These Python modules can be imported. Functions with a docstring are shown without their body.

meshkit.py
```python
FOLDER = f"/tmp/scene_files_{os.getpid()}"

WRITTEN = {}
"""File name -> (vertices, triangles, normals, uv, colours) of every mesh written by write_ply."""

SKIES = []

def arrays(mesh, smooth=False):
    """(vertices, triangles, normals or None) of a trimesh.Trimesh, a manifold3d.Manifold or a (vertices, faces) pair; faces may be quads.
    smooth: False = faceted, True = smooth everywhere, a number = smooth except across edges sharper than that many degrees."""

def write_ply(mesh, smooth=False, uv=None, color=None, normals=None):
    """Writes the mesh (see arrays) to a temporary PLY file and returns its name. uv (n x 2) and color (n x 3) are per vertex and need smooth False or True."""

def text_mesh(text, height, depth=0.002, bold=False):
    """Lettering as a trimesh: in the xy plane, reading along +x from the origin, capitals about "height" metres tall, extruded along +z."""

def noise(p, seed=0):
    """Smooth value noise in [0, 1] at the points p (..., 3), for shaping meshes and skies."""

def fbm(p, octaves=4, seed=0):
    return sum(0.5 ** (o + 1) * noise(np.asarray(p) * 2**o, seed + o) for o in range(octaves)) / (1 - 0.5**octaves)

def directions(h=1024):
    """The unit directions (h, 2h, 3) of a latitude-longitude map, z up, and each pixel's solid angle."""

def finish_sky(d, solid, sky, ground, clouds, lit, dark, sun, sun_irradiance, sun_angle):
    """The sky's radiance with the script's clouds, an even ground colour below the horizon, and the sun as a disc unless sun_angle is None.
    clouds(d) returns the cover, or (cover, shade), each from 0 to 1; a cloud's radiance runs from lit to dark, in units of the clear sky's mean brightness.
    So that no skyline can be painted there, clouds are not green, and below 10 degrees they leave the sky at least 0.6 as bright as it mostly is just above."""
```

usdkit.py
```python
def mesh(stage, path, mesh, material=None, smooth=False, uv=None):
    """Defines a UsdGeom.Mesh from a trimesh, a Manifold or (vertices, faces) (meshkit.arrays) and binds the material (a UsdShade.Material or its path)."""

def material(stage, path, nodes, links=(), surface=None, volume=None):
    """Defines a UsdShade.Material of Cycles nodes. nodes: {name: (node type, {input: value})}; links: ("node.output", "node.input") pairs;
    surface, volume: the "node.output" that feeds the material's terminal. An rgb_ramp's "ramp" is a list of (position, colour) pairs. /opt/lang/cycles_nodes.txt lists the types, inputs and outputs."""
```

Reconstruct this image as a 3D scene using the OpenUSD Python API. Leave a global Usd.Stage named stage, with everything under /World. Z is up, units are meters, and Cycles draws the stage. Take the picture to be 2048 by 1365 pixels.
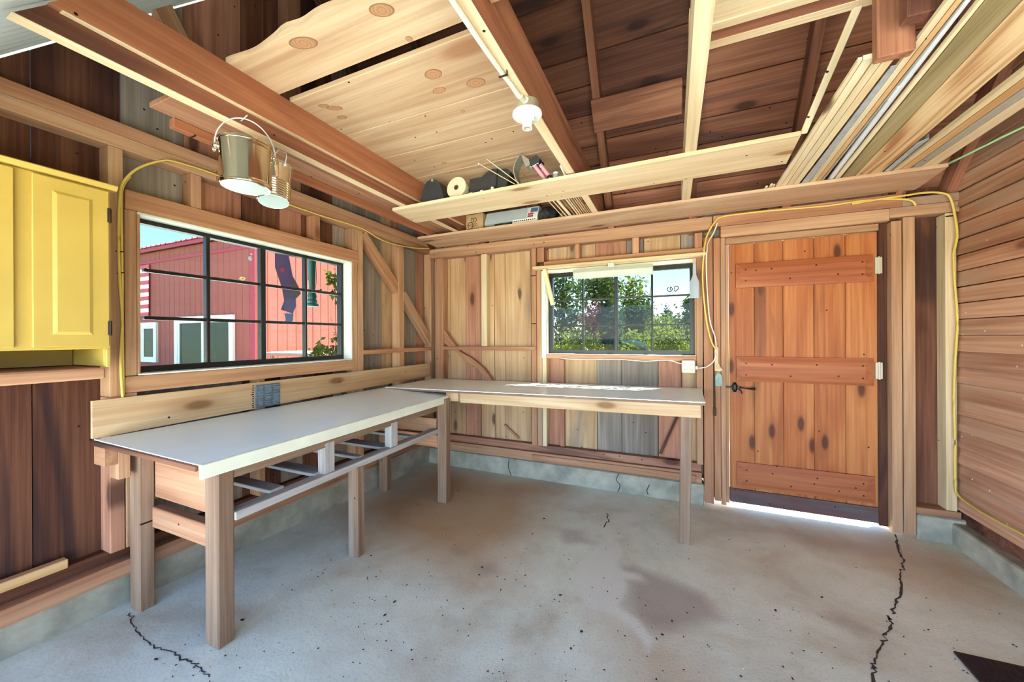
import math, random
import numpy as np, trimesh, usdkit, meshkit
from pxr import Usd, UsdGeom, UsdShade, UsdLux, Gf, Sdf, Vt
from shapely.geometry import Polygon, Point, LineString, box as sbox
from shapely.ops import unary_union

stage = Usd.Stage.CreateInMemory()
UsdGeom.SetStageUpAxis(stage, UsdGeom.Tokens.z)
UsdGeom.Xform.Define(stage, '/World'); UsdGeom.Scope.Define(stage, '/World/Looks')
RNG = random.Random(7); NP = np.random.default_rng(7)

# ------------------------------------------------------------------ camera, sky, sun, exposure
YAW, ROLL, FPX, CAMH = 0.4092, -0.0052, 742.0, 1.30
_F = np.array([-math.sin(YAW), math.cos(YAW), 0]); _R0 = np.array([math.cos(YAW), math.sin(YAW), 0])
_R = _R0 * math.cos(ROLL) + np.array([0, 0, 1.]) * math.sin(ROLL); _U = np.cross(_R, _F)
cam = UsdGeom.Camera.Define(stage, '/World/camera')
cam.AddTransformOp().Set(Gf.Matrix4d(*_R, 0, *_U, 0, *(-_F), 0, 0, 0, CAMH, 1))
cam.CreateHorizontalApertureAttr(36.0); cam.CreateVerticalApertureAttr(36.0 * 1365 / 2048)
cam.CreateFocalLengthAttr(36.0 * FPX / 2048)
cam.CreateVerticalApertureOffsetAttr(-36.0 * 7.5 / 2048)
cam.CreateClippingRangeAttr((0.03, 2000.0)); cam.CreateFStopAttr(0.0)
cam.CreateExposureAttr(1.2)
SUN = np.array([0.40, 0.39, 1.0]); SUN /= np.linalg.norm(SUN)
SUN_E, SKY_S = 6.9, 0.15
def rgb(h, k=1.0):
    h = h.lstrip('#'); c = [int(h[i:i + 2], 16) / 255 for i in (0, 2, 4)]
    return tuple(k * (x / 12.92 if x <= .04045 else ((x + .055) / 1.055) ** 2.4) for x in c)
sun = UsdLux.DistantLight.Define(stage, '/World/sun'); sun.CreateIntensityAttr(SUN_E); sun.CreateAngleAttr(0.6); sun.CreateNormalizeAttr(True); sun.CreateColorAttr(Gf.Vec3f(.98, 1.0, .90))
_z = SUN; _x = np.cross([0, 0, 1.], _z); _x /= np.linalg.norm(_x); _y = np.cross(_z, _x)
sun.AddTransformOp().Set(Gf.Matrix4d(*_x, 0, *_y, 0, *_z, 0, 0, 0, 20, 1))
sky = UsdLux.DomeLight.Define(stage, '/World/sky')
skym = usdkit.material(stage, '/World/Looks/sky', {
    's': ('sky_texture', {'sky_type': 'multiple_scattering', 'sun_disc': False, 'sun_elevation': math.asin(SUN[2]), 'sun_rotation': math.atan2(SUN[0], SUN[1]), 'air_density': 1.0, 'aerosol_density': 0.6, 'ozone_density': 1.5}),
    'b': ('background_shader', {'strength': SKY_S})}, [('s.color', 'b.color')], surface='b.background')
UsdShade.MaterialBindingAPI.Apply(sky.GetPrim()).Bind(skym)

# ------------------------------------------------------------------ helpers
USED = {}
def uniq(parent, name):
    k = (parent, name); n = USED.get(k, -1) + 1; USED[k] = n
    return f'{parent}/{name}' if n == 0 else f'{parent}/{name}_{n:03d}'
def key(p, **kw):
    for k, v in kw.items():
        if v: p.SetCustomDataByKey(k, v)
def thing(name, label, cat, loc=(0, 0, 0), rotz=0, group=None, parent='/World', kind=None):
    path = uniq(parent, name); x = UsdGeom.Xform.Define(stage, path)
    x.AddTranslateOp().Set(Gf.Vec3d(*map(float, loc)))
    if rotz: x.AddRotateZOp().Set(rotz)
    key(x.GetPrim(), label=label, category=cat, group=group, kind=kind)
    return path
def struct(name):
    path = uniq('/World', name); x = UsdGeom.Xform.Define(stage, path); key(x.GetPrim(), kind='structure'); return path
def tag(path, label, cat, group=None, kind=None):
    key(stage.GetPrimAtPath(path), label=label, category=cat, group=group, kind=kind)
def setM(m, o, X, Y, Z):
    m.AddTransformOp().Set(Gf.Matrix4d(*map(float, X), 0, *map(float, Y), 0, *map(float, Z), 0, *map(float, o), 1))
def compact(v, f):
    u, i = np.unique(np.asarray(f).ravel(), return_inverse=True); return np.asarray(v)[u], i.reshape(np.asarray(f).shape)
def obj(parent, name, mesh, mat, smooth=False, frame=None, label=None, kind=None):
    """one mesh prim; frame=(origin, X, Y, Z): the mesh is given in parent space and stored in that frame (grain along X)"""
    path = uniq(parent, name)
    if frame is not None:
        o, X, Y, Z = (np.asarray(a, float) for a in frame)
        v, f, _ = meshkit.arrays(mesh); mesh = (((v - o) @ np.stack([X, Y, Z], 1)), f)
    m = usdkit.mesh(stage, path, mesh, MAT[mat], smooth=smooth)
    if frame is not None: setM(m, o, X, Y, Z)
    key(m.GetPrim(), label=label, kind=kind)
    return path
def cbox(L, W, T, c=.003, bow=0):
    """chamfered box centred on the origin"""
    c = min(c, L * .3, W * .3, T * .3); a = np.array([L, W, T]) / 2; pts = []
    for s in ((i, j, k) for i in (-1, 1) for j in (-1, 1) for k in (-1, 1)):
        for ax in range(3):
            p = np.array(s) * (a - c); p[ax] = s[ax] * a[ax]; pts.append(p)
    return trimesh.convex.convex_hull(np.array(pts))
AX = np.eye(3)
def board(parent, name, lo, hi, mat, ch=.003, jit=1, label=None, grain=None):
    lo = np.asarray(lo, float); hi = np.asarray(hi, float); d = hi - lo
    od = list(np.argsort(-d))
    if grain is not None: od.remove(grain); od = [grain] + od
    X, Y = AX[od[0]], AX[od[1]]; Z = np.cross(X, Y)
    m = cbox(d[od[0]], d[od[1]], d[od[2]], ch)
    if jit:
        v = np.array(m.vertices); v[:, 1] *= 1 + RNG.uniform(-.012, .012) * np.sign(v[:, 0]); m = trimesh.Trimesh(v, m.faces, process=False)
    path = uniq(parent, name); pm = usdkit.mesh(stage, path, m, MAT[mat]); setM(pm, (lo + hi) / 2, X, Y, Z); key(pm.GetPrim(), label=label)
    return path
def unit(v): v = np.asarray(v, float); return v / np.linalg.norm(v)
def bar(parent, name, p0, p1, w, t, mat, up=(0, 0, 1), ch=.003, label=None):
    """stick from p0 to p1 (centre line); w measured along up, t across"""
    p0 = np.asarray(p0, float); p1 = np.asarray(p1, float); X = unit(p1 - p0); Y = unit(np.asarray(up, float) - X * np.dot(up, X)); Z = np.cross(X, Y)
    path = uniq(parent, name); pm = usdkit.mesh(stage, path, cbox(np.linalg.norm(p1 - p0), w, t, ch), MAT[mat]); setM(pm, (p0 + p1) / 2, X, Y, Z); key(pm.GetPrim(), label=label)
    return path
def extr(poly, h):
    if not isinstance(poly, Polygon): poly = Polygon(poly)
    return trimesh.creation.extrude_polygon(poly.buffer(0), h, engine='earcut')
def prism_yz(poly, x0, x1):
    m = extr(poly, x1 - x0); v = np.array(m.vertices); return trimesh.Trimesh(np.c_[v[:, 2] + x0, v[:, 0], v[:, 1]], m.faces, process=False)
def prism_xz(poly, y0, y1):
    m = extr(poly, y1 - y0); v = np.array(m.vertices); return trimesh.Trimesh(np.c_[v[:, 0], y1 - v[:, 2], v[:, 1]], m.faces, process=False)
def prism_xy(poly, z0, z1):
    m = extr(poly, z1 - z0); m.apply_translation([0, 0, z0]); return m
FR_V = lambda o: (o, (0, 0, 1), (0, 1, 0), (-1, 0, 0))
def frame_along(o, X, up=(0, 0, 1)):
    X = unit(X); Y = unit(np.asarray(up, float) - X * np.dot(up, X)); return (o, X, Y, np.cross(X, Y))
def lathe(prof, n=32):
    return trimesh.creation.revolve(np.array(prof, float), sections=n)
def smoothpath(pts, n=6):
    P = np.array(pts, float); out = []
    for i in range(len(P) - 1):
        p0, p1, p2, p3 = P[max(i - 1, 0)], P[i], P[i + 1], P[min(i + 2, len(P) - 1)]
        for k in range(n):
            t = k / n; out.append(.5 * ((2 * p1) + (p2 - p0) * t + (2 * p0 - 5 * p1 + 4 * p2 - p3) * t * t + (3 * p1 - p0 - 3 * p2 + p3) * t ** 3))
    return np.array(out + [P[-1]])
def tube(pts, r, sides=8, smooth=6):
    p = smoothpath(pts, smooth) if smooth else np.array(pts, float)
    r = np.broadcast_to(np.asarray(r, float), (len(p),)) if np.ndim(r) == 0 else np.interp(np.linspace(0, 1, len(p)), np.linspace(0, 1, len(r)), r)
    t = np.gradient(p, axis=0); t /= np.linalg.norm(t, axis=1, keepdims=True) + 1e-12
    ref = np.array([0, 0, 1.]) if abs(t[:, 2]).mean() < .8 else np.array([1., 0, 0])
    a = np.cross(t, ref); a /= np.linalg.norm(a, axis=1, keepdims=True) + 1e-12; b = np.cross(t, a)
    ang = np.arange(sides) * 2 * np.pi / sides
    v = (p[:, None] + r[:, None, None] * (np.cos(ang)[None, :, None] * a[:, None] + np.sin(ang)[None, :, None] * b[:, None])).reshape(-1, 3)
    i, j = np.meshgrid(np.arange(len(p) - 1), np.arange(sides), indexing='ij')
    q = np.stack([i * sides + j, i * sides + (j + 1) % sides, (i + 1) * sides + (j + 1) % sides, (i + 1) * sides + j], -1).reshape(-1, 4)
    f = np.vstack([q[:, [0, 2, 1]], q[:, [0, 3, 2]]])
    n = len(v); v = np.vstack([v, p[:1], p[-1:]]); e = (len(p) - 1) * sides
    f = np.vstack([f, [[n, k, (k + 1) % sides] for k in range(sides)], [[n + 1, e + (k + 1) % sides, e + k] for k in range(sides)]])
    return trimesh.Trimesh(v, f, process=False)
def cat(*ms): return trimesh.util.concatenate(list(ms))
def tbox(lo, hi, c=.002):
    lo = np.asarray(lo, float); hi = np.asarray(hi, float); m = cbox(*(hi - lo), c); m.apply_translation((lo + hi) / 2); return m
def cyl(p0, p1, r, n=16):
    p0 = np.asarray(p0, float); p1 = np.asarray(p1, float)
    return trimesh.creation.cylinder(radius=r, segment=[p0, p1], sections=n)
def ball(c, r, s=(1, 1, 1), sub=2):
    m = trimesh.creation.icosphere(sub, r); m.apply_scale(s); m.apply_translation(c); return m
def text_on(txt, h, depth, o, X, Y):
    """lettering at o reading along X, up along Y, standing out along X x Y"""
    m = meshkit.text_mesh(txt, h, depth); v = np.array(m.vertices); X, Y = unit(X), unit(Y); Z = np.cross(X, Y)
    return trimesh.Trimesh(np.asarray(o) + v[:, :1] * X + v[:, 1:2] * Y + v[:, 2:3] * Z, m.faces, process=False)

# ------------------------------------------------------------------ materials
MAT = {}
WSAT, WVAL = .96, .86
def wood(name, dark, mid, light, knot=.25, kcol='#5a3218', grey=0.0, gcol='#8f8378', rough=.72, val=.22, kf=1.0, fine=.42, contrast=1.0, stain=0.0, scol='#2a1a1c', sat=1.0, sheen=.25, ring=.045, hcol='#2b1c14', hole=.10):
    c = .455; w = .185 / contrast
    N = {'tc': ('texture_coordinate', {}), 'oi': ('object_info', {}),
         'r1': ('math', {'math_type': 'multiply', 'value2': 57.3}), 'r2': ('math', {'math_type': 'multiply', 'value2': 91.7}), 'r3': ('math', {'math_type': 'multiply', 'value2': 23.1}),
         'off': ('combine_xyz', {}), 'v': ('vector_math', {'math_type': 'add'}),
         'm1': ('mapping', {'scale': (.55, 6, 6)}), 'n1': ('noise_texture', {'scale': 1.0, 'detail': 3.0, 'roughness': .55, 'distortion': .6}),
         'm2': ('mapping', {'scale': (1.6, 75, 75)}), 'n2': ('noise_texture', {'scale': 1.0, 'detail': 3.0, 'roughness': .6}),
         'm0': ('mapping', {'scale': (.35, 5.5, 5.5)}), 'n0': ('noise_texture', {'scale': 1.0, 'detail': 1.0, 'distortion': .3}),
         'ra': ('math', {'math_type': 'multiply', 'value2': 44.0}), 'rs': ('math', {'math_type': 'sine'}),
         'a1': ('math', {'math_type': 'multiply', 'value2': .55}), 'a2': ('math', {'math_type': 'multiply', 'value2': fine}), 'a3': ('math', {'math_type': 'multiply', 'value2': ring}),
         's1': ('math', {'math_type': 'add'}), 's2': ('math', {'math_type': 'add'}),
         'ramp': ('rgb_ramp', {'ramp': [(c - w, rgb(dark)), (c, rgb(mid)), (c + w, rgb(light))]}),
         'm3': ('mapping', {'scale': (1.9 * kf, 5.2 * kf, .02)}), 'vo': ('voronoi_texture', {'dimensions': '2D', 'feature': 'f1', 'scale': 1.0}),
         'sc': ('separate_color', {}), 'gt': ('math', {'math_type': 'less_than', 'value2': knot}),
         'k1': ('map_range', {'range_type': 'smoothstep', 'from_min': .17, 'from_max': .07, 'to_min': 0.0, 'to_max': .85, 'clamp': True}),
         'k2': ('map_range', {'range_type': 'smoothstep', 'from_min': .38, 'from_max': .10, 'to_min': 0.0, 'to_max': .45, 'clamp': True}),
         'g1': ('math', {'math_type': 'multiply'}), 'g2': ('math', {'math_type': 'multiply'}),
         'x2': ('mix', {'color2': rgb(dark)}), 'x1': ('mix', {'color2': rgb(kcol)}),
         'm5': ('mapping', {'scale': (9, 9, .1)}), 'v5': ('voronoi_texture', {'dimensions': '2D', 'feature': 'f1', 'scale': 1.0}), 'sc5': ('separate_color', {}),
         'gt5': ('math', {'math_type': 'less_than', 'value2': hole}), 'k5': ('math', {'math_type': 'less_than', 'value2': .045}), 'g5': ('math', {'math_type': 'multiply'}), 'x5': ('mix', {'color2': rgb(hcol)}),
         'hv': ('map_range', {'from_min': 0.0, 'from_max': 1.0, 'to_min': WVAL * (1 - val / 2), 'to_max': WVAL * (1 + val / 2), 'clamp': False}),
         'hs': ('hsv', {'hue': .5, 'saturation': sat * WSAT}),
         'bp': ('bump', {'strength': .35, 'distance': .004}),
         'p': ('principled_bsdf', {'roughness': rough, 'specular_ior_level': sheen})}
    L = [('oi.random', 'r1.value1'), ('oi.random', 'r2.value1'), ('oi.random', 'r3.value1'), ('r1.value', 'off.x'), ('r2.value', 'off.y'), ('r3.value', 'off.z'),
         ('tc.object', 'v.vector1'), ('off.vector', 'v.vector2'), ('v.vector', 'm1.vector'), ('m1.vector', 'n1.vector'), ('v.vector', 'm2.vector'), ('m2.vector', 'n2.vector'),
         ('v.vector', 'm0.vector'), ('m0.vector', 'n0.vector'), ('n0.fac', 'ra.value1'), ('ra.value', 'rs.value1'), ('n1.fac', 'a1.value1'), ('n2.fac', 'a2.value1'), ('rs.value', 'a3.value1'),
         ('a1.value', 's1.value1'), ('a2.value', 's1.value2'), ('s1.value', 's2.value1'), ('a3.value', 's2.value2'), ('s2.value', 'ramp.fac'),
         ('v.vector', 'm3.vector'), ('m3.vector', 'vo.vector'), ('vo.color', 'sc.color'), ('sc.r', 'gt.value1'), ('vo.distance', 'k1.value'), ('vo.distance', 'k2.value'),
         ('k1.result', 'g1.value1'), ('gt.value', 'g1.value2'), ('k2.result', 'g2.value1'), ('gt.value', 'g2.value2'),
         ('ramp.color', 'x2.color1'), ('g2.value', 'x2.fac'), ('x2.color', 'x1.color1'), ('g1.value', 'x1.fac'),
         ('v.vector', 'm5.vector'), ('m5.vector', 'v5.vector'), ('v5.color', 'sc5.color'), ('sc5.r', 'gt5.value1'), ('v5.distance', 'k5.value1'), ('gt5.value', 'g5.value1'), ('k5.value', 'g5.value2'),
         ('oi.random', 'hv.value'), ('hv.result', 'hs.value'), ('n2.fac', 'bp.height'), ('bp.normal', 'p.normal'), ('hs.color', 'p.base_color')]
    last = 'x1.color'
    if grey > 0:
        N |= {'m4': ('mapping', {'scale': (.7, 2.6, 2.6), 'location': (3.1, 7.7, 1.3)}), 'n4': ('noise_texture', {'scale': 1.0, 'detail': 4.0, 'roughness': .6}),
              'q4': ('map_range', {'range_type': 'smoothstep', 'from_min': .62 - .35 * grey, 'from_max': .80 - .35 * grey, 'to_min': 0.0, 'to_max': .75, 'clamp': True}), 'x4': ('mix', {'color2': rgb(gcol)})}
        L += [('v.vector', 'm4.vector'), ('m4.vector', 'n4.vector'), ('n4.fac', 'q4.value'), ('q4.result', 'x4.fac'), (last, 'x4.color1')]; last = 'x4.color'
    if stain > 0:
        N |= {'m6': ('mapping', {'scale': (.55, 4.2, 4.2), 'location': (13.1, 2.7, 5.3)}), 'n6': ('noise_texture', {'scale': 1.0, 'detail': 3.0, 'roughness': .55, 'distortion': .8}),
              'q6': ('map_range', {'range_type': 'smoothstep', 'from_min': .66 - .3 * stain, 'from_max': .78 - .3 * stain, 'to_min': 0.0, 'to_max': .7, 'clamp': True}), 'x6': ('mix', {'color2': rgb(scol)})}
        L += [('v.vector', 'm6.vector'), ('m6.vector', 'n6.vector'), ('n6.fac', 'q6.value'), ('q6.result', 'x6.fac'), (last, 'x6.color1')]; last = 'x6.color'
    L += [(last, 'x5.color1'), ('g5.value', 'x5.fac'), ('x5.color', 'hs.color')]
    MAT[name] = usdkit.material(stage, f'/World/Looks/{name}', N, L, surface='p.BSDF')
def plain(name, col, rough=.5, metal=0.0, spec=.5, var=0.0, scale=8.0, bump=0.0, col2=None, **kw):
    N = {'p': ('principled_bsdf', {'base_color': rgb(col), 'roughness': rough, 'metallic': metal, 'specular_ior_level': spec, **kw})}; L = []
    if var or bump or col2:
        N |= {'tc': ('texture_coordinate', {}), 'n': ('noise_texture', {'scale': scale, 'detail': 5.0, 'roughness': .6}),
              'r': ('rgb_ramp', {'ramp': [(.3, rgb(col, 1 - var)), (.7, rgb(col2) if col2 else rgb(col, 1 + var * .5))]})}
        L += [('tc.object', 'n.vector'), ('n.fac', 'r.fac'), ('r.color', 'p.base_color')]
        if bump:
            N['b'] = ('bump', {'strength': bump, 'distance': .004}); L += [('n.fac', 'b.height'), ('b.normal', 'p.normal')]
    MAT[name] = usdkit.material(stage, f'/World/Looks/{name}', N, L, surface='p.BSDF')
# framing and boards
wood('frame_wood', '#9a6a4c', '#bb8a64', '#d2a57e', knot=.18, kcol='#6d3f22', grey=.25, gcol='#a08a7c')
wood('frame_red', '#966142', '#b47c58', '#ca9872', knot=.14, kcol='#74401f', stain=.15, scol='#6d4433')
wood('frame_pale', '#c8a57c', '#e0c194', '#efd8b0', knot=.2, kcol='#9b6b3a', val=.14)
wood('beam_red', '#a3603c', '#bd774e', '#cc8a60', knot=.06, kcol='#7c4323', fine=.2, val=.06)
wood('beam_dark', '#7d4a33', '#9a5e42', '#b0714e', knot=.1, stain=.3, scol='#4a2c24', val=.06)
wood('loft_pine', '#bf9264', '#d8b285', '#e8cca0', knot=.30, kcol='#b07445', kf=.55, val=.10, fine=.22, sat=.95)
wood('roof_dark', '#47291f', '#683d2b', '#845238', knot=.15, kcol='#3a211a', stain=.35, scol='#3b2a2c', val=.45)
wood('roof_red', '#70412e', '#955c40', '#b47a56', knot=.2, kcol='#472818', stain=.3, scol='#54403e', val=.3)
wood('board_tan', '#a67c58', '#c49a6e', '#d9b488', knot=.34, kcol='#5b4436', grey=.2, gcol='#8b7c6c', val=.22, kf=1.15)
wood('board_red', '#8c5840', '#b0765a', '#c89072', knot=.2, kcol='#4e2e22', stain=.25, scol='#5e4038', val=.25)
wood('board_grey', '#6c5c4c', '#8b7764', '#a89280', knot=.12, kcol='#4d4038', grey=.3, val=.25, sat=.8)
wood('board_dark', '#452417', '#663a26', '#86543a', knot=.15, kcol='#2c1812', stain=.5, scol='#33201f', val=.3)
wood('board_maroon', '#3a1f17', '#573021', '#744830', knot=.10, kcol='#2b1614', stain=.6, scol='#2a1a1e', val=.2)
wood('siding', '#a0664a', '#c08a68', '#d6a886', knot=.08, kcol='#7a4a36', grey=.2, gcol='#b39c8a', val=.34, hcol='#e6dccc', hole=.16)
wood('door_pine', '#964a1e', '#b4622a', '#c87e40', knot=.42, kcol='#4a2212', stain=.2, scol='#7c4326', val=.14, rough=.5, kf=1.2)
wood('door_batten', '#944824', '#ae5c30', '#c07444', knot=.15, kcol='#5c2c16', val=.08, rough=.5)
wood('door_dark', '#4c3430', '#664540', '#7e5a50', knot=.05, grey=.4, gcol='#6b6464', val=.05)
wood('bench_pine', '#b58a60', '#cea67a', '#dfbf98', knot=.2, kcol='#8a5c34', val=.1)
wood('bench_leg', '#6f5040', '#8e6c54', '#aa8a70', knot=.15, kcol='#5e3c2c', grey=.2, gcol='#9a8c84', val=.12)
wood('bench_grey', '#a0918c', '#bdb0aa', '#d2c8c2', knot=.1, grey=.4, gcol='#c0bcb8', val=.1, sat=.8)
wood('shelf_pine', '#cfa878', '#e6c598', '#f2d9b2', knot=.24, kcol='#9a6a3c', val=.06)
wood('shelf_red', '#ac7c5a', '#cba07a', '#e0ba96', knot=.15, kcol='#6b4026', val=.08)
wood('stick_pale', '#dcc08e', '#efd9ae', '#f8e8c8', knot=.06, val=.16, fine=.2)
wood('stick_orange', '#c08a50', '#d8a468', '#e6bc86', knot=.1, val=.12)
wood('stick_olive', '#7a6844', '#9a865a', '#b09c70', knot=.05, stain=.4, scol='#3c3a2c', val=.05)
wood('stick_grey', '#8f8674', '#aaa08c', '#beb4a0', knot=.03, val=.05)
wood('fir_cathedral', '#b07a4a', '#dcb27c', '#ecca98', knot=.02, contrast=1.3, val=.03, ring=.11)
plain('white_paint', '#e4e2d0', .6, var=.12, scale=5)
plain('black_metal', '#15110f', .35, spec=.5)
plain('worktop_white', '#f0fcfc', .28, var=.04, scale=2.2)
plain('worktop_edge', '#c4bdae', .7, var=.25, scale=14)
plain('yellow_paint', '#bf9f4c', .45, var=.12, scale=3)
plain('yellow_dark', '#9c8040', .6, var=.15, scale=4)
plain('concrete_curb', '#a69f8c', .9, var=.38, scale=7, bump=.5)
plain('cable_yellow', '#d9b85a', .5)
plain('cable_white', '#dfd8cc', .5)
plain('cable_green', '#9fc58a', .5)
plain('cable_grey', '#8f9488', .5)
plain('steel_polished', '#e0d4bc', .12, metal=1.0)
plain('pail_bottom', '#a9b5ae', .4, metal=.3)
plain('galvanized', '#b9c6ca', .45, metal=.4, var=.2, scale=30)
plain('conduit_metal', '#dfe6ea', .45, metal=.2)
plain('iron_dark', '#3a2a22', .5, metal=.6)
plain('iron_black', '#1b1c20', .35, metal=.5)
plain('hinge_white', '#c8bca8', .5, metal=.3)
plain('white_plastic', '#c6cabe', .35, var=.04)
plain('porcelain', '#d8dcd0', .2)
plain('box_metal', '#b6a98c', .45, metal=.6)
plain('outlet_ivory', '#d8d0b8', .45)
plain('slot_dark', '#3a342c', .6)
plain('black_plastic', '#34383a', .38, spec=.4)
plain('black_soft', '#2d2b2a', .7, var=.3, scale=20)
plain('paper_roll', '#d8c8a8', .8, var=.08)
plain('paper_core', '#6a4a38', .8)
plain('cardboard', '#c09a6c', .85, var=.1)
plain('ink_black', '#1d1a18', .7)
plain('carton_silver', '#c3cac6', .5, var=.06)
plain('label_red', '#b23a44', .6)
plain('label_blue', '#58708c', .6)
plain('label_white', '#e8e4da', .6)
plain('pink_plastic', '#c98b92', .45)
plain('grey_plastic', '#8d8674', .5)
plain('bag_brown', '#8a7450', .6, var=.4, scale=25)
plain('mat_brown', '#3a2624', .9, var=.5, scale=60, bump=.8)
plain('plaque_blue', '#5d6c7c', .55, var=.4, scale=40)
plain('plaque_light', '#93a2ae', .55)
plain('debris_dark', '#3a2c22', .9)
plain('debris_pale', '#d8d2c4', .9)
plain('crack_dark', '#4a4038', .95)
plain('roof_metal', '#cfd6d0', .55, var=.06)
plain('hasp_zinc', '#7f958a', .5, metal=.3, var=.2, scale=40)
plain('barn_red', '#964a40', .8, var=.12, scale=1.2)
plain('barn_trim', '#9c3040', .7)
plain('barn_white', '#e6e8e0', .6)
plain('flag_red', '#c2505c', .8)
plain('flag_white', '#e8e6e0', .8)
plain('barn_glass', '#2c382c', .3, spec=.15)  # dark green stands in for trees reflected in the glass
plain('table_stone', '#d4dcd8', .6, var=.08)
plain('table_frame', '#8a5a48', .7)
plain('grass', '#7c8a44', .95, var=.5, scale=3, col2='#a8a060')
plain('apron', '#cfd0cc', .9, var=.15, scale=4)
plain('bark', '#4e4436', .95, var=.4, scale=12)
plain('tarp_teal', '#122a2c', .9, spec=.1)
plain('tarp_blue', '#2a3648', .9, spec=.1)
plain('feeder_green', '#3f7e6a', .4)
plain('ornament_red', '#b02c38', .4)
plain('ornament_purple', '#5a3c5c', .4, var=.2, scale=12)
plain('ornament_blue', '#55597e', .4)
plain('ornament_brown', '#5c3b36', .5)
plain('flower_cream', '#e0dca0', .6)
def leafmat(name, c1, c2):
    MAT[name] = usdkit.material(stage, f'/World/Looks/{name}', {
        'g': ('geometry', {}), 'r': ('rgb_ramp', {'ramp': [(0, rgb(c1)), (1, rgb(c2))]}), 'd': ('diffuse_bsdf', {}), 't': ('translucent_bsdf', {}), 'm': ('mix_closure', {'fac': .45})},
        [('g.random_per_island', 'r.fac'), ('r.color', 'd.color'), ('r.color', 't.color'), ('d.BSDF', 'm.closure1'), ('t.BSDF', 'm.closure2')], surface='m.closure')
MAT['fiberglass'] = usdkit.material(stage, '/World/Looks/fiberglass', {'d': ('diffuse_bsdf', {'color': (.8, .82, .78)}), 't': ('translucent_bsdf', {'color': (.75, .8, .74)}), 'm': ('mix_closure', {'fac': .10})}, [('d.BSDF', 'm.closure1'), ('t.BSDF', 'm.closure2')], surface='m.closure')
leafmat('leaf_green', '#3e4c26', '#74843e'); leafmat('leaf_yellow', '#646f2c', '#98984a'); leafmat('leaf_dark', '#2f4030', '#5c7048'); leafmat('leaf_red', '#6e3a3c', '#a8686a'); leafmat('leaf_ivy', '#3c5040', '#68805c')
MAT['pane'] = usdkit.material(stage, '/World/Looks/pane', {   # glass tinted to dim the view outside; a constant mix, so that sunlight passes
    't': ('transparent_bsdf', {'color': (.62, .65, .65)}), 'g': ('glossy_bsdf', {'color': (1, 1, 1), 'roughness': .02}), 'm': ('mix_closure', {'fac': .012})},
    [('t.BSDF', 'm.closure1'), ('g.BSDF', 'm.closure2')], surface='m.closure')
MAT['clear_plastic'] = usdkit.material(stage, '/World/Looks/clear_plastic', {
    't': ('transparent_bsdf', {'color': (.86, .9, .92)}), 'g': ('principled_bsdf', {'base_color': rgb('#c4ccd4'), 'roughness': .25}), 'm': ('mix_closure', {'fac': .55})},
    [('t.BSDF', 'm.closure1'), ('g.BSDF', 'm.closure2')], surface='m.closure')
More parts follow.
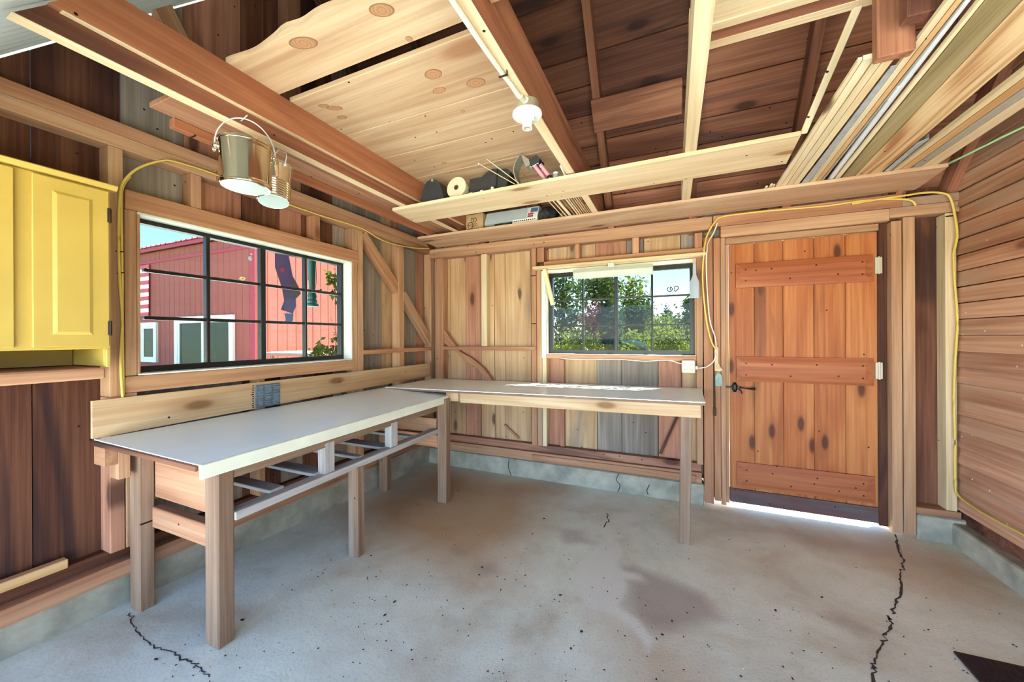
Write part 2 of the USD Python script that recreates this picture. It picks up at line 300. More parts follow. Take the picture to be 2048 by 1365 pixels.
# concrete floor: vertex masks (primvars) for shaped stains and painted warm shade under the benches, noise for the rest
MAT['floor_concrete'] = usdkit.material(stage, '/World/Looks/floor_concrete', {
    'geo': ('geometry', {}), 'n1': ('noise_texture', {'scale': 1.3, 'detail': 5.0, 'roughness': .6, 'distortion': .6}), 'n2': ('noise_texture', {'scale': 6.0, 'detail': 6.0, 'roughness': .65}), 'n3': ('noise_texture', {'scale': 90.0, 'detail': 4.0}),
    'r1': ('rgb_ramp', {'ramp': [(.30, rgb('#c6bca6')), (.47, rgb('#e0e2d2')), (.70, rgb('#eef4e6'))]}),
    'r2': ('rgb_ramp', {'ramp': [(.32, (.86, .81, .77)), (.55, (1, 1, 1))]}), 'mm': ('mix', {'mix_type': 'multiply', 'fac': .65}),
    'r3': ('rgb_ramp', {'ramp': [(.34, (.80, .77, .75)), (.46, (1, 1, 1))]}), 'm3': ('mix', {'mix_type': 'multiply', 'fac': .5}),
    'a': ('attribute', {'attribute': 'pale'}), 'xa': ('mix', {'color2': rgb('#e8e8de')}), 'fa': ('math', {'math_type': 'multiply', 'value2': .75}),
    'b': ('attribute', {'attribute': 'rust_and_shade'}), 'xb': ('mix', {'color2': rgb('#b98c5c')}), 'fb': ('math', {'math_type': 'multiply', 'value2': .85}),
    'c': ('attribute', {'attribute': 'dark'}), 'xc': ('mix', {'color2': rgb('#9a8880')}), 'fc': ('math', {'math_type': 'multiply', 'value2': .7}),
    'bp': ('bump', {'strength': .35, 'distance': .004}), 'p': ('principled_bsdf', {'roughness': .62, 'specular_ior_level': .35})},
    [('geo.position', 'n1.vector'), ('geo.position', 'n2.vector'), ('geo.position', 'n3.vector'), ('n1.fac', 'r1.fac'), ('n2.fac', 'r2.fac'), ('n3.fac', 'r3.fac'), ('r1.color', 'mm.color1'), ('r2.color', 'mm.color2'), ('mm.color', 'm3.color1'), ('r3.color', 'm3.color2'),
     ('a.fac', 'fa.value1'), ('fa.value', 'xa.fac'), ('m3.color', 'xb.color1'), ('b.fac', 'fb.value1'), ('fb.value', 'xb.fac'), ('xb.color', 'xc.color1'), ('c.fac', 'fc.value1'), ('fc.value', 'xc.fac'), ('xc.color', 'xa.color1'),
     ('xa.color', 'p.base_color'), ('n3.fac', 'bp.height'), ('bp.normal', 'p.normal')], surface='p.BSDF')

# ------------------------------------------------------------------ room dimensions (metres; camera stands at x=0, y=0)
XL, XLB = -2.32, -2.41          # left wall: stud face, board face
YB, YBB = 3.20, 3.29            # back wall: stud face, board face
XR = 1.63                       # right wall: siding face
YF = 0.25                       # open front of the shed
ROOF = lambda y: min(6.08 - 1.16 * y, 1.80 + 1.16 * y)
RAFT = lambda y: 5.927 - 1.16 * y
def flz(x, y):                  # the slab rises a little towards the near left corner
    return .07 * np.clip((-np.asarray(x) - .9) / 1.5, 0, 1) * np.clip((2.9 - np.asarray(y)) / 2.2, 0, 1.1)

# ================================================================== FLOOR AND GROUND
floor = struct('floor')
nx, ny = 300, 240
gx, gy = np.meshgrid(np.linspace(-2.6, 1.75, nx), np.linspace(-.3, 3.42, ny), indexing='xy')
gz = flz(gx, gy) + .004 * (meshkit.fbm(np.stack([gx * 1.5, gy * 1.5, gx * 0], -1), 3, 3) - .5)
P3 = np.stack([gx, gy, gz], -1).reshape(-1, 3)
idx = np.arange(nx * ny).reshape(ny, nx)
Q = np.stack([idx[:-1, :-1], idx[:-1, 1:], idx[1:, 1:], idx[1:, :-1]], -1).reshape(-1, 4)
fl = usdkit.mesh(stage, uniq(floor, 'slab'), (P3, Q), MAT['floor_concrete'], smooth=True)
def soft_mask(polys, width, rag=.03, seed=0):
    wob = np.stack([meshkit.fbm(np.stack([P3[:, 0] * 4, P3[:, 1] * 4, P3[:, 0] * 0 + s], -1), 4, seed + s) - .5 for s in (0, 9)], -1)
    q = P3[:, :2] + wob * rag * 4
    import shapely
    pts = shapely.points(q); g = unary_union([Polygon(p).buffer(0) for p in polys])
    d = np.where(shapely.contains(g, pts), shapely.distance(g.boundary, pts), -shapely.distance(g, pts))
    return np.clip(d / width + .5, 0, 1)
pale = soft_mask([[(-.479, 2.219), (-.508, 2.112), (-.488, 1.966), (-.428, 1.815), (-.376, 1.772), (-.253, 1.781), (-.176, 1.727), (-.127, 1.674), (-.109, 1.614), (-.085, 1.70), (-.165, 1.80), (-.251, 1.835), (-.231, 1.94), (-.237, 2.06), (-.157, 2.085), (-.165, 2.135), (-.253, 2.131), (-.287, 2.205), (-.274, 2.306), (-.33, 2.424), (-.40, 2.60), (-.494, 2.59), (-.40, 2.40)],
                  [(-.42, 2.80), (-.30, 2.86), (-.22, 2.78), (-.30, 2.62), (-.40, 2.66)], [(-.38, 2.50), (-.33, 2.53), (-.29, 2.49), (-.33, 2.45)], [(-.75, 2.86), (-.66, 2.92), (-.58, 2.88), (-.66, 2.82)]], .03, .008, 1)
rust_and_shade = np.maximum.reduce([.55 * soft_mask([[(-.30, 1.72), (-.05, 1.75), (.15, 1.5), (.2, 1.2), (-.2, 1.3)]], .25, .05, 2),
                          .5 * soft_mask([[(.75, 3.0), (1.5, 3.1), (1.5, 2.5), (1.1, 2.55)]], .3, .05, 3), .9 * soft_mask([[(-2.2, 3.1), (-.95, 3.15), (-.9, 1.75), (-1.5, 1.75), (-2.2, 2.1)]], .45, .05, 6)])  # last mask paints the warm shade below the benches into the floor colour
dark = np.maximum.reduce([.9 * soft_mask([[(-.26, 2.16), (-.2, 2.2), (.12, 2.1), (.2, 1.95), (-.1, 1.75), (-.2, 1.85), (-.21, 2.04), (-.14, 2.1)]], .09, .02, 4), .6 * soft_mask([[(-.75, 2.45), (-.55, 2.5), (-.45, 2.35), (-.6, 2.28)]], .08, .03, 5),
                          .9 * soft_mask([[(-1.02, 1.86), (-.94, 1.90), (-.88, 1.85), (-.95, 1.80)]], .08, .01, 7), .7 * soft_mask([[(-1.25, 1.95), (-1.15, 1.97), (-1.12, 1.92), (-1.2, 1.9)]], .06, .01, 8),
                          .6 * soft_mask([[(.62, 2.15), (.72, 2.2), (.82, 2.12), (.72, 2.07)]], .05, .01, 9), .5 * soft_mask([[(.2, 3.1), (1.3, 3.1), (1.3, 2.9), (.2, 2.8)]], .2, .05, 10)])
for nm, a in (('pale', pale), ('rust_and_shade', rust_and_shade), ('dark', dark)):
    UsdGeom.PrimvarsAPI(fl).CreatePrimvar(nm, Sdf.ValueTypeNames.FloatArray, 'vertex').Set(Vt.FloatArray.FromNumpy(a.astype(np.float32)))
def ribbon(pts, w, z=.0025, seed=0, sub=7, rag=.005):
    r = np.random.default_rng(seed); p = []
    for a, b in zip(pts[:-1], pts[1:]):
        a, b = np.array(a), np.array(b)
        for k in range(sub):
            q = a + (b - a) * k / sub + (r.normal(0, rag, 2) if k else 0); p.append(q)
    p.append(np.array(pts[-1])); p = np.array(p); t = np.gradient(p, axis=0); n = np.stack([-t[:, 1], t[:, 0]], 1); n /= np.linalg.norm(n, axis=1, keepdims=True)
    ww = (w * (.35 + r.random(len(p))))[:, None] / 2
    v = np.vstack([p + n * ww, p - n * ww]); m = len(p); zz = flz(v[:, 0], v[:, 1]) + z
    f = [[i, i + 1, m + i + 1, m + i] for i in range(m - 1)]
    return trimesh.Trimesh(np.c_[v, zz], np.vstack([np.array(f)[:, [0, 2, 1]], np.array(f)[:, [0, 3, 2]]]), process=False)
obj(floor, 'crack', ribbon([(1.322, 3.208), (1.248, 2.992), (1.208, 2.839), (1.125, 2.683), (1.076, 2.552), (.993, 2.399), (.931, 2.285)], .010, seed=1), 'crack_dark', label='long dark crack running from the door towards the camera')
obj(floor, 'crack', ribbon([(.905, 2.265), (.895, 2.204), (.839, 2.119), (.779, 2.01), (.726, 1.911), (.695, 1.851), (.60, 1.6)], .010, seed=2), 'crack_dark')
obj(floor, 'crack', ribbon([(-2.26, .85), (-2.20, .83), (-2.10, .81), (-1.96, .80), (-1.85, .82), (-1.75, .825), (-1.67, .83), (-1.60, .82)], .006, seed=3, rag=.004), 'crack_dark', label='thin crack beside the workbench leg')
obj(floor, 'crack', ribbon([(-.45, 2.78), (-.42, 2.66), (-.44, 2.56)], .008, seed=4, rag=.004), 'crack_dark')
deb = []; dr = np.random.default_rng(11)
for _ in range(850):
    x = dr.uniform(-1.9, 1.5); y = 0.75 + 2.4 * dr.beta(1.1, 2.4)
    if x < -1.0 and y > 1.6 and dr.random() < .6: continue
    s = dr.uniform(.0018, .0055) * (2 if dr.random() < .07 else 1); a = dr.uniform(0, 6.28)
    m = trimesh.creation.icosphere(0, 1.0); m.apply_scale([s, s * dr.uniform(.3, .8), s * .35]); m.apply_transform(trimesh.transformations.rotation_matrix(a, [0, 0, 1])); m.apply_translation([x, y, float(flz(x, y)) + .004]); deb.append((m, dr.random()))
tag(obj('/World', 'floor_debris', cat(*[m for m, r in deb if r > .12]), 'debris_dark'), 'dark crumbs and leaf bits scattered over the concrete floor', 'debris', kind='stuff')
tag(obj('/World', 'floor_chips', cat(*[m for m, r in deb if r <= .12]), 'debris_pale'), 'pale specks and chips scattered over the concrete floor', 'debris', kind='stuff')
ground = struct('ground')
gg = np.concatenate([np.linspace(-60, -8, 14), np.linspace(-6, 8, 30), np.linspace(10, 70, 16)])
gX, gY = np.meshgrid(np.r_[np.linspace(-70, -14, 14), np.linspace(-12, 12, 49), np.linspace(14, 70, 14)], gg, indexing='xy')
gZ = -.05 + np.clip(gY - 5, 0, None) * .035 * np.exp(-np.clip(gY - 5, 0, None) / 60) + .05 * (meshkit.fbm(np.stack([gX * .4, gY * .4, gX * 0], -1), 3, 5) - .5) * (np.abs(gX) + np.abs(gY) > 6)
ix = np.arange(gX.size).reshape(gX.shape)
obj(ground, 'yard', (np.stack([gX, gY, gZ - .02], -1).reshape(-1, 3), np.stack([ix[:-1, :-1], ix[:-1, 1:], ix[1:, 1:], ix[1:, :-1]], -1).reshape(-1, 4)), 'grass', smooth=True)
obj(ground, 'concrete_apron', tbox((-3.2, -9, -.12), (3.4, -.3, -.012), .004), 'apron')
obj(ground, 'gravel_strip', tbox((-2.6, 3.42, -.1), (2.6, 6.2, -.02), .004), 'apron'); obj(ground, 'paved_yard', tbox((-10.9, -6, -.1), (-3.2, 6.84, -.016), .004), 'apron'); obj(ground, 'side_strip', tbox((-3.2, -.3, -.1), (-2.6, 6.2, -.018), .004), 'apron')  # unseen pale ground added to bounce sunlight in through the windows

# ================================================================== LEFT WALL
WL = struct('wall_left')
LS = [.25, .335, .612, .882, 1.13, 1.42, 1.66, 1.82, 2.08, 2.29, 2.606, 2.735, 2.85, 3.09, 3.22, 3.30]
LM = ['board_maroon', 'board_maroon', 'board_maroon', 'board_grey', 'board_red', 'board_dark', 'board_red', 'board_dark', 'board_grey', 'board_grey', 'board_tan', 'board_red', 'board_grey', 'board_red', 'board_grey']
def lboard(y0, y1, z0, z1, mat):
    g = .0018; y0 += g; y1 -= g; top = [(y1, min(z1, ROOF(y1) - .02)), (y0, min(z1, ROOF(y0) - .02))]
    if y0 < 1.845 < y1 and z1 > 3.9: top.insert(1, (1.845, ROOF(1.845) - .02))
    dx = RNG.uniform(0, .004)
    obj(WL, 'board', prism_yz([(y0, z0), (y1, z0)] + top, XLB - .022 - dx, XLB - dx), mat, frame=((XLB, (y0 + y1) / 2, 1), (0, 0, 1), (0, 1, 0), (-1, 0, 0)))
for a, b, m in zip(LS[:-1], LS[1:], LM):
    if b <= .903 or a >= 2.20: lboard(a, b, .2, 9, m if a > .3 else 'board_dark')
    else:
        lboard(a, b, 1.925, 9, m); lboard(a, b, .2, 1.12, {'board_red': 'board_grey'}.get(m, m))
for y0, y1, z0, z1, m in [(.808, .858, 1.04, 2.175, 'frame_wood'), (.808, .858, .335, 1.039, 'board_red'), (.862, .903, 1.13, 1.905, 'frame_wood'), (.862, .903, .335, 1.05, 'frame_wood'), (2.185, 2.24, 1.04, 2.0, 'frame_wood'), (2.246, 2.30, .335, 2.175, 'frame_wood'), (2.73, 2.80, .335, 2.175, 'frame_wood'), (2.205, 2.24, .335, 1.04, 'frame_wood'),  # stud beside the cabinet: lower length coloured darker for the deep shade there
                           (1.12, 1.168, 1.997, 2.175, 'frame_red'), (1.46, 1.50, .335, 1.06, 'frame_wood'), (1.855, 1.90, 1.997, 2.175, 'frame_red'), (3.225, 3.29, .335, 2.175, 'frame_wood'), (.26, .31, .335, 2.175, 'frame_red'), (2.195, 2.24, 2.0, 2.175, 'frame_wood')]:
    board(WL, 'stud', (XLB + .001, y0, z0), (XL, y1, z1), m)
board(WL, 'window_header', (XLB + .001, .862, 1.905), (XL + .004, 2.244, 1.996), 'frame_red')
board(WL, 'sill_board', (XLB + .001, .862, 1.052), (XL + .006, 2.184, 1.128), 'frame_wood')
board(WL, 'top_plate', (XLB, .27, 2.2355), (XL, 3.29, 2.295), 'frame_red'); board(WL, 'top_plate', (XLB, .28, 2.176), (XL + .002, 1.24, 2.235), 'frame_wood'); board(WL, 'top_plate', (XLB, 1.243, 2.176), (XL + .001, 3.29, 2.235), 'frame_red')
board(WL, 'sill_plate', (-2.46, .26, .216), (XL + .01, 3.26, .284), 'frame_red'); board(WL, 'sill_plate', (-2.46, .26, .286), (XL - .045, 3.26, .334), 'board_dark')
board(WL, 'girt', (XL - .03, 2.30, 1.165), (XL + .004, 3.24, 1.202), 'frame_red')
# diagonal brace in two lengths
bar(WL, 'brace', (-2.362, 2.31, 2.16), (-2.362, 2.75, 1.74), .082, .07, 'frame_red', up=(0, 1, 0)); bar(WL, 'brace', (-2.362, 2.80, 1.72), (-2.362, 3.26, 1.24), .082, .07, 'frame_wood', up=(0, 1, 0))
cb = []
for k in range(25):
    y = .25 + k * (3.2 - .25) / 24; f = float(flz(-2.35, y)); x = -2.345 + .02 * (y - .5) / 2.7 + NP.normal(0, .002)
    cb.append([(-2.55, y, -.05), (x - .012, y, f - .02), (x + NP.normal(0, .002), y, .17), (x - .008, y, .2155), (-2.55, y, .2155)])
cb = np.array(cb); n5 = 5; V = cb.reshape(-1, 3); Fq = [[i * n5 + j, i * n5 + (j + 1) % n5, (i + 1) * n5 + (j + 1) % n5, (i + 1) * n5 + j] for i in range(24) for j in range(n5)] + [[0, 1, 2, 3], [0, 3, 4, 0], [120, 124, 123, 122], [120, 122, 121, 120]]
Fq = np.array(Fq)[:, ::-1]
obj(WL, 'concrete_curb', (V, Fq), 'concrete_curb')
bar(WL, 'gable_brace', (-2.385, 1.02, 3.0), (-2.385, 1.42, 2.32), .10, .045, 'frame_red', up=(0, 1, 0))

for y0, y1, z0, z1 in ((.25, .90, .2, 2.0), (2.20, 3.32, .2, 2.2), (.9, 2.2, .2, 1.12), (.9, 2.2, 1.93, 2.7), (.25, .9, 2.0, 2.05), (2.2, 2.9, 2.2, 2.65)): board(WL, 'outer_cladding', (XLB - .042, y0, z0), (XLB - .028, y1, z1), 'board_dark', jit=0)  # backing added to stop daylight showing through the board gaps
# left window
W1 = struct('window_1')
def ring(y0, y1, z0, z1, a, b, c, d): return Polygon([(y0, z0), (y1, z0), (y1, z1), (y0, z1)], [[(y0 + a, z0 + c), (y1 - b, z0 + c), (y1 - b, z1 - d), (y0 + a, z1 - d)]])
obj(W1, 'frame', prism_yz(ring(.915, 2.196, 1.135, 1.913, .031, .046, .032, .04), -2.445, -2.402), 'black_metal')
vy = [.950, 1.236, 1.546, 1.848, 2.150]; vz = [1.167, 1.407, 1.645, 1.873]
for y, w in ((1.241, .010), (1.547, .017), (1.849, .009)): board(W1, 'mullion', (-2.438, y - w, 1.16), (-2.404, y + w, 1.88), 'black_metal', jit=0)
for z in vz[1:3]:
    for k, (a, b) in enumerate(((.965, 1.547), (1.547, 2.16))): board(W1, 'muntin', (-2.436, a, z - .0085), (-2.406, b, z + .0085), 'black_metal', jit=0)
for a, b in zip(vy[:-1], vy[1:]):
    for c, d in zip(vz[:-1], vz[1:]): obj(W1, 'pane', tbox((-2.424, a, c), (-2.421, b, d), .0005), 'pane')
board(W1, 'reveal', (-2.403, .905, 1.8935), (-2.318, 2.185, 1.9045), 'white_paint', jit=0); board(W1, 'reveal', (-2.403, 2.172, 1.13), (-2.318, 2.1845, 1.893), 'white_paint', jit=0)
board(W1, 'reveal', (-2.403, .905, 1.129), (-2.312, 2.172, 1.137), 'white_paint', jit=0); board(W1, 'reveal', (-2.403, .904, 1.137), (-2.318, .915, 1.893), 'frame_wood', jit=0)

# ================================================================== BACK WALL
WB = struct('wall_back')
def bboard(x0, x1, z0, z1, mat):
    dy = RNG.uniform(0, .005); board(WB, 'board', (x0 + .0018, YBB + dy, z0), (x1 - .0018, YBB + dy + .02, z1), mat, ch=.002, grain=2)
for x0, x1, m in [(-2.43, -2.206, 'board_grey'), (-2.206, -2.125, 'board_tan'), (-2.125, -1.941, 'board_tan'), (-1.941, -1.763, 'board_red'), (-1.763, -1.615, 'board_tan'), (-1.615, -1.499, 'board_tan'), (-1.499, -1.229, 'board_tan'), (-1.229, -1.055, 'board_red')]: bboard(x0, x1, .2, 2.26, m)
for x0, x1, m in [(-1.055, -.935, 'board_red'), (-.935, -.615, 'board_tan'), (-.615, -.405, 'board_grey'), (-.405, -.113, 'board_grey'), (-.113, .065, 'board_red'), (.065, .215, 'board_tan')]: bboard(x0, x1, .2, 1.14, m)
for x0, x1, m in [(-1.055, -.88, 'board_tan'), (-.88, -.62, 'board_tan'), (-.62, -.36, 'board_red'), (-.36, -.22, 'board_grey'), (-.22, .06, 'board_tan'), (.06, .215, 'board_grey')]: bboard(x0, x1, 1.90, 2.24 - RNG.uniform(0, .05), m)
bboard(.215, .385, .05, 2.26, 'board_grey'); bboard(.385, 1.30, 2.03, 2.26, 'board_red'); bboard(1.305, 1.42, .06, 2.26, 'board_red'); bboard(1.42, 1.66, .19, 2.26, 'board_dark')
for x0, x1, z0, z1, y0, m in [(-2.25, -2.153, .31, 2.115, YB, 'frame_red'), (-1.72, -1.66, 1.214, 2.115, YB + .01, 'frame_pale'), (-1.193, -1.145, .31, 2.115, YB, 'frame_red'), (-1.14, -1.093, .31, 1.93, YB, 'frame_wood'), (-1.09, -1.05, .31, 1.105, YB, 'frame_pale'), (-1.138, -1.07, 1.985, 2.115, YB, 'frame_red'),
                               (-.782, -.743, 1.985, 2.115, YB, 'frame_red'), (-.304, -.252, 1.985, 2.115, YB, 'frame_red'), (.158, .212, 1.985, 2.10, YB, 'frame_red'), (.168, .210, .31, 1.985, YB, 'frame_wood'), (.218, .282, .02, 2.06, YB + .004, 'frame_red'), (.286, .330, .05, 2.045, YB - .002, 'frame_red'),
                               (1.303, 1.354, .02, 2.04, YB - .012, 'frame_wood'), (1.362, 1.42, .02, 2.06, YB - .006, 'frame_wood'), (1.562, 1.612, .205, 2.06, YB, 'frame_pale'), (1.613, 1.628, .205, 2.06, YB + .03, 'frame_wood'), (-.94, -.90, .31, 1.10, YB + .05, 'board_red')]:
    board(WB, 'stud', (x0, y0, z0), (x1, YBB - .001, z1), m)
board(WB, 'top_plate', (-2.319, YB + .002, 2.117), (.28, YBB - .001, 2.215), 'frame_wood'); board(WB, 'top_plate', (1.30, YB, 2.065), (1.628, YBB - .001, 2.13), 'frame_wood'); board(WB, 'top_plate', (1.36, YB + .002, 2.132), (1.628, YBB - .001, 2.185), 'frame_wood')
board(WB, 'door_header', (.285, YB - .004, 2.13), (1.362, YBB - .001, 2.215), 'frame_red'); board(WB, 'door_header', (.335, YB - .002, 2.046), (1.30, YBB - .001, 2.128), 'frame_wood')
board(WB, 'window_header', (-1.07, YB - .004, 1.932), (.225, YBB - .001, 1.983), 'frame_red')
board(WB, 'window_ledge', (-1.15, YB - .085, 1.906), (.235, YB - .003, 1.931), 'frame_pale')
board(WB, 'window_sill', (-1.052, YB - .006, 1.107), (.166, YBB - .001, 1.146), 'frame_red')
board(WB, 'casing', (-1.092, YB - .008, 1.106), (-1.051, YB + .02, 1.90), 'white_paint')
board(WB, 'girt', (-2.15, YB - .012, 1.176), (-1.156, YB + .008, 1.212), 'frame_red')
obj(WB, 'brace', prism_xz([(-2.153, 1.38), (-2.12, 1.34), (-1.97, 1.16), (-1.84, 1.10), (-1.70, 1.00), (-1.585, .86), (-1.66, .86), (-1.76, .99), (-1.80, 1.02), (-1.88, 1.03), (-2.0, 1.14), (-2.153, 1.25)], YB + .015, YB + .06), 'frame_red', frame=frame_along((-1.9, 3.22, 1.1), (.8, 0, -.6)))
bar(WB, 'stick', (-1.50, 3.268, .455), (-1.35, 3.268, .335), .018, .02, 'frame_red'); bar(WB, 'stick', (-.10, 3.262, .34), (.055, 3.262, .72), .02, .012, 'board_dark', up=(1, 0, 0))
board(WB, 'sill_plate', (-2.3, YB + .002, .162), (.20, 3.33, .245), 'frame_red'); board(WB, 'sill_plate', (-2.3, YB + .03, .246), (.20, YBB - .001, .309), 'board_red'); board(WB, 'sill_plate', (-1.19, YB - .008, .168), (.16, YB + .001, .225), 'frame_red'); board(WB, 'sill_plate', (1.422, YB - .004, .162), (1.628, 3.33, .204), 'frame_red')
def lumpy_block(lo, hi, n, seed):
    m = tbox(lo, hi, .008)
    for _ in range(n): m = m.subdivide()
    v = np.array(m.vertices); v += (meshkit.fbm(v * 9, 3, seed)[:, None] - .5) * .012 * [1, 1, .6]; return trimesh.Trimesh(v, m.faces, process=False)
obj(WB, 'concrete_curb', lumpy_block((-2.4, YB - .004, -.05), (.215, 3.36, .161), 4, 2), 'concrete_curb', smooth=40); obj(WB, 'concrete_curb', lumpy_block((1.425, YB - .01, -.05), (1.75, 3.36, .161), 3, 4), 'concrete_curb', smooth=40)
for pts in ([(-1.42, .15), (-1.43, .08), (-1.40, .0)], [(-.42, .155), (-.44, .10), (-.41, .06), (-.43, .0)], [(-.18, .10), (-.2, .05), (-.19, .02)]):
    p = np.array(pts); obj(WB, 'curb_crack', tube(np.c_[p[:, 0], np.full(len(p), YB - .0065), p[:, 1]], .0035, 5, 3), 'crack_dark')
for x0, x1, z0, z1 in ((-2.43, -1.06, .165, 2.24), (-1.06, .18, .165, 1.13), (.18, .33, .165, 2.24), (-1.06, .18, 1.99, 2.20), (1.43, 1.66, .165, 2.24), (.33, 1.43, 2.06, 2.24)): board(WB, 'outer_cladding', (x0, YBB + .027, z0), (x1, YBB + .037, z1), 'board_dark', jit=0)  # added backing that shuts out daylight between the boards
# back window
W2 = struct('window_2')
obj(W2, 'frame', prism_xz(ring(-1.042, .168, 1.148, 1.878, .04, .043, .036, .036), 3.245, 3.288), 'black_metal')
hx = [-1.003, -.727, -.444, -.155, .126]; hz = [1.183, 1.397, 1.630, 1.843]
for x, w in ((-.728, .007), (-.444, .015), (-.155, .008)): board(W2, 'mullion', (x - w, 3.25, 1.18), (x + w, 3.284, 1.845), 'black_metal', jit=0)
for z in hz[1:3]:
    for a, b in ((-1.01, -.444), (-.444, .13)): board(W2, 'muntin', (a, 3.252, z - .0065), (b, 3.282, z + .0065), 'black_metal', jit=0)
for a, b in zip(hx[:-1], hx[1:]):
    for c, d in zip(hz[:-1], hz[1:]): obj(W2, 'pane', tbox((a, 3.268, c), (b, 3.271, d), .0005), 'pane')
board(W2, 'reveal', (-1.05, 3.195, 1.878), (.168, 3.287, 1.904), 'white_paint', jit=0); board(W2, 'reveal', (-1.05, 3.196, 1.1465), (.167, 3.287, 1.152), 'white_paint', jit=0); board(W2, 'reveal', (-1.05, 3.2, 1.152), (-1.04, 3.287, 1.878), 'white_paint', jit=0); board(W2, 'reveal', (.157, 3.2, 1.152), (.1675, 3.246, 1.878), 'frame_wood', jit=0)

# ================================================================== DOOR
D1 = struct('door_1')
dx = [.393, .555, .733, .912, 1.086, 1.254]
for k, (a, b) in enumerate(zip(dx[:-1], dx[1:])): board(D1, 'plank', (a + .001, 3.24, .15), (b - .001, 3.272, 1.992), 'door_pine', ch=.004, jit=0, grain=2)
board(D1, 'kick_board', (.393, 3.238, .045), (1.254, 3.274, .149), 'door_dark', jit=0)
for z0, z1 in ((1.66, 1.842), (.962, 1.146), (.176, .356)):
    x0, x1, e = .437, 1.226, .045
    v = [(x0, 3.24, z0), (x1, 3.24, z0), (x1, 3.24, z1), (x0, 3.24, z1), (x0, 3.226, z0), (x1, 3.226, z0), (x1, 3.226, z1), (x0, 3.226, z1), (x0 + e, 3.212, z0 + e), (x1 - e, 3.212, z0 + e), (x1 - e, 3.212, z1 - e), (x0 + e, 3.212, z1 - e)]
    q = [[0, 1, 5, 4], [1, 2, 6, 5], [2, 3, 7, 6], [3, 0, 4, 7], [4, 5, 9, 8], [5, 6, 10, 9], [6, 7, 11, 10], [7, 4, 8, 11], [8, 9, 10, 11], [3, 2, 1, 0]]
    bt = obj(D1, 'batten', (np.array(v), np.array(q)), 'door_batten', frame=((.83, 3.23, (z0 + z1) / 2), (1, 0, 0), (0, 0, 1), (0, -1, 0)))
    nails = [ball((x, 3.2115, z), .0055, (1, .5, 1), 1) for x, z in [(x0 + .06, z0 + .05), (x0 + .06, z1 - .05), (x0 + .22, z1 - .055), (x0 + .33, z0 + .05), (x0 + .48, z1 - .05), (x0 + .6, z0 + .06), (x1 - .06, z0 + .05), (x1 - .06, z1 - .05)]]
    m = cat(*nails); v2 = np.array(m.vertices); path = uniq(bt, 'nail_heads'); mm = usdkit.mesh(stage, path, (np.stack([v2[:, 0] - .83, v2[:, 2] - (z0 + z1) / 2, -(v2[:, 1] - 3.23)], 1), m.faces), MAT['iron_dark'], smooth=True)
for z in (1.765, 1.065):
    obj(D1, 'hinge', cat(tbox((1.236, 3.225, z - .055), (1.252, 3.24, z + .055)), tbox((1.256, 3.222, z - .055), (1.272, 3.238, z + .055)), cyl((1.254, 3.222, z - .058), (1.254, 3.222, z + .058), .006, 10)), 'hinge_white')
latch = obj(D1, 'latch', cat(tbox((.40, 3.222, .905), (.46, 3.24, .925)), ball((.425, 3.225, .915), .02, (.9, .5, 1.9)), ball((.425, 3.218, .94), .006), ball((.425, 3.218, .893), .006), tbox((.355, 3.215, .908), (.41, 3.225, .922)), tube([(.45, 3.222, .905), (.462, 3.21, .893), (.468, 3.2, .872)], .004, 6, 3)), 'iron_black', smooth=40)
obj(D1, 'handle', cat(tube([(.46, 3.218, .915), (.48, 3.205, .914), (.51, 3.2, .911), (.53, 3.2, .911)], [.006, .004, .005, .008], 8, 4), ball((.54, 3.2, .912), .0115, (1.25, 1, 1))), 'iron_black', smooth=True)
board(D1, 'jamb', (.333, 3.215, .02), (.366, 3.30, 2.045), 'frame_wood'); board(D1, 'stop', (.368, 3.245, .03), (.391, 3.30, 2.02), 'frame_wood'); board(D1, 'jamb', (1.256, 3.242, .03), (1.302, 3.31, 2.045), 'board_maroon'); board(D1, 'head_stop', (.368, 3.225, 1.997), (1.256, 3.30, 2.043), 'frame_wood')

# ================================================================== RIGHT WALL
WR = struct('wall_right')
for k in range(-13, 21):
    z = 2.186 - .0985 * k; zt = z + .0985 + .012
    y1 = min(YBB, (6.05 - zt) / 1.16); y0 = max(YF, (zt - 1.78) / 1.16)
    if y1 - y0 < .1: continue
    b = RNG.uniform(-.002, .002); dz = RNG.uniform(-.0015, .0015)
    sec = Polygon([(XR - .015 + b, z + dz), (XR + .008, z + dz + .004), (XR + .012, zt - .0155), (XR - .001, zt - .0155)])
    m = extr(sec, y1 - y0); v = np.array(m.vertices); m = trimesh.Trimesh(np.c_[v[:, 0], y1 - v[:, 2], v[:, 1]], m.faces, process=False)
    obj(WR, 'siding_board', m, 'siding', frame=((XR, (y0 + y1) / 2, z + .05), (0, 1, 0), (0, 0, 1), (1, 0, 0)))
obj(WR, 'sheathing', prism_yz([(.25, .1), (3.3, .1), (3.3, 2.2), (1.845, 3.9), (.25, 2.05)], XR + .013, XR + .03), 'board_dark')  # backing carried up to the roof so no daylight shows between boards
obj(WR, 'concrete_curb', lumpy_block((1.58, .2, -.05), (1.80, YB + .01, .136), 4, 6), 'concrete_curb', smooth=40)

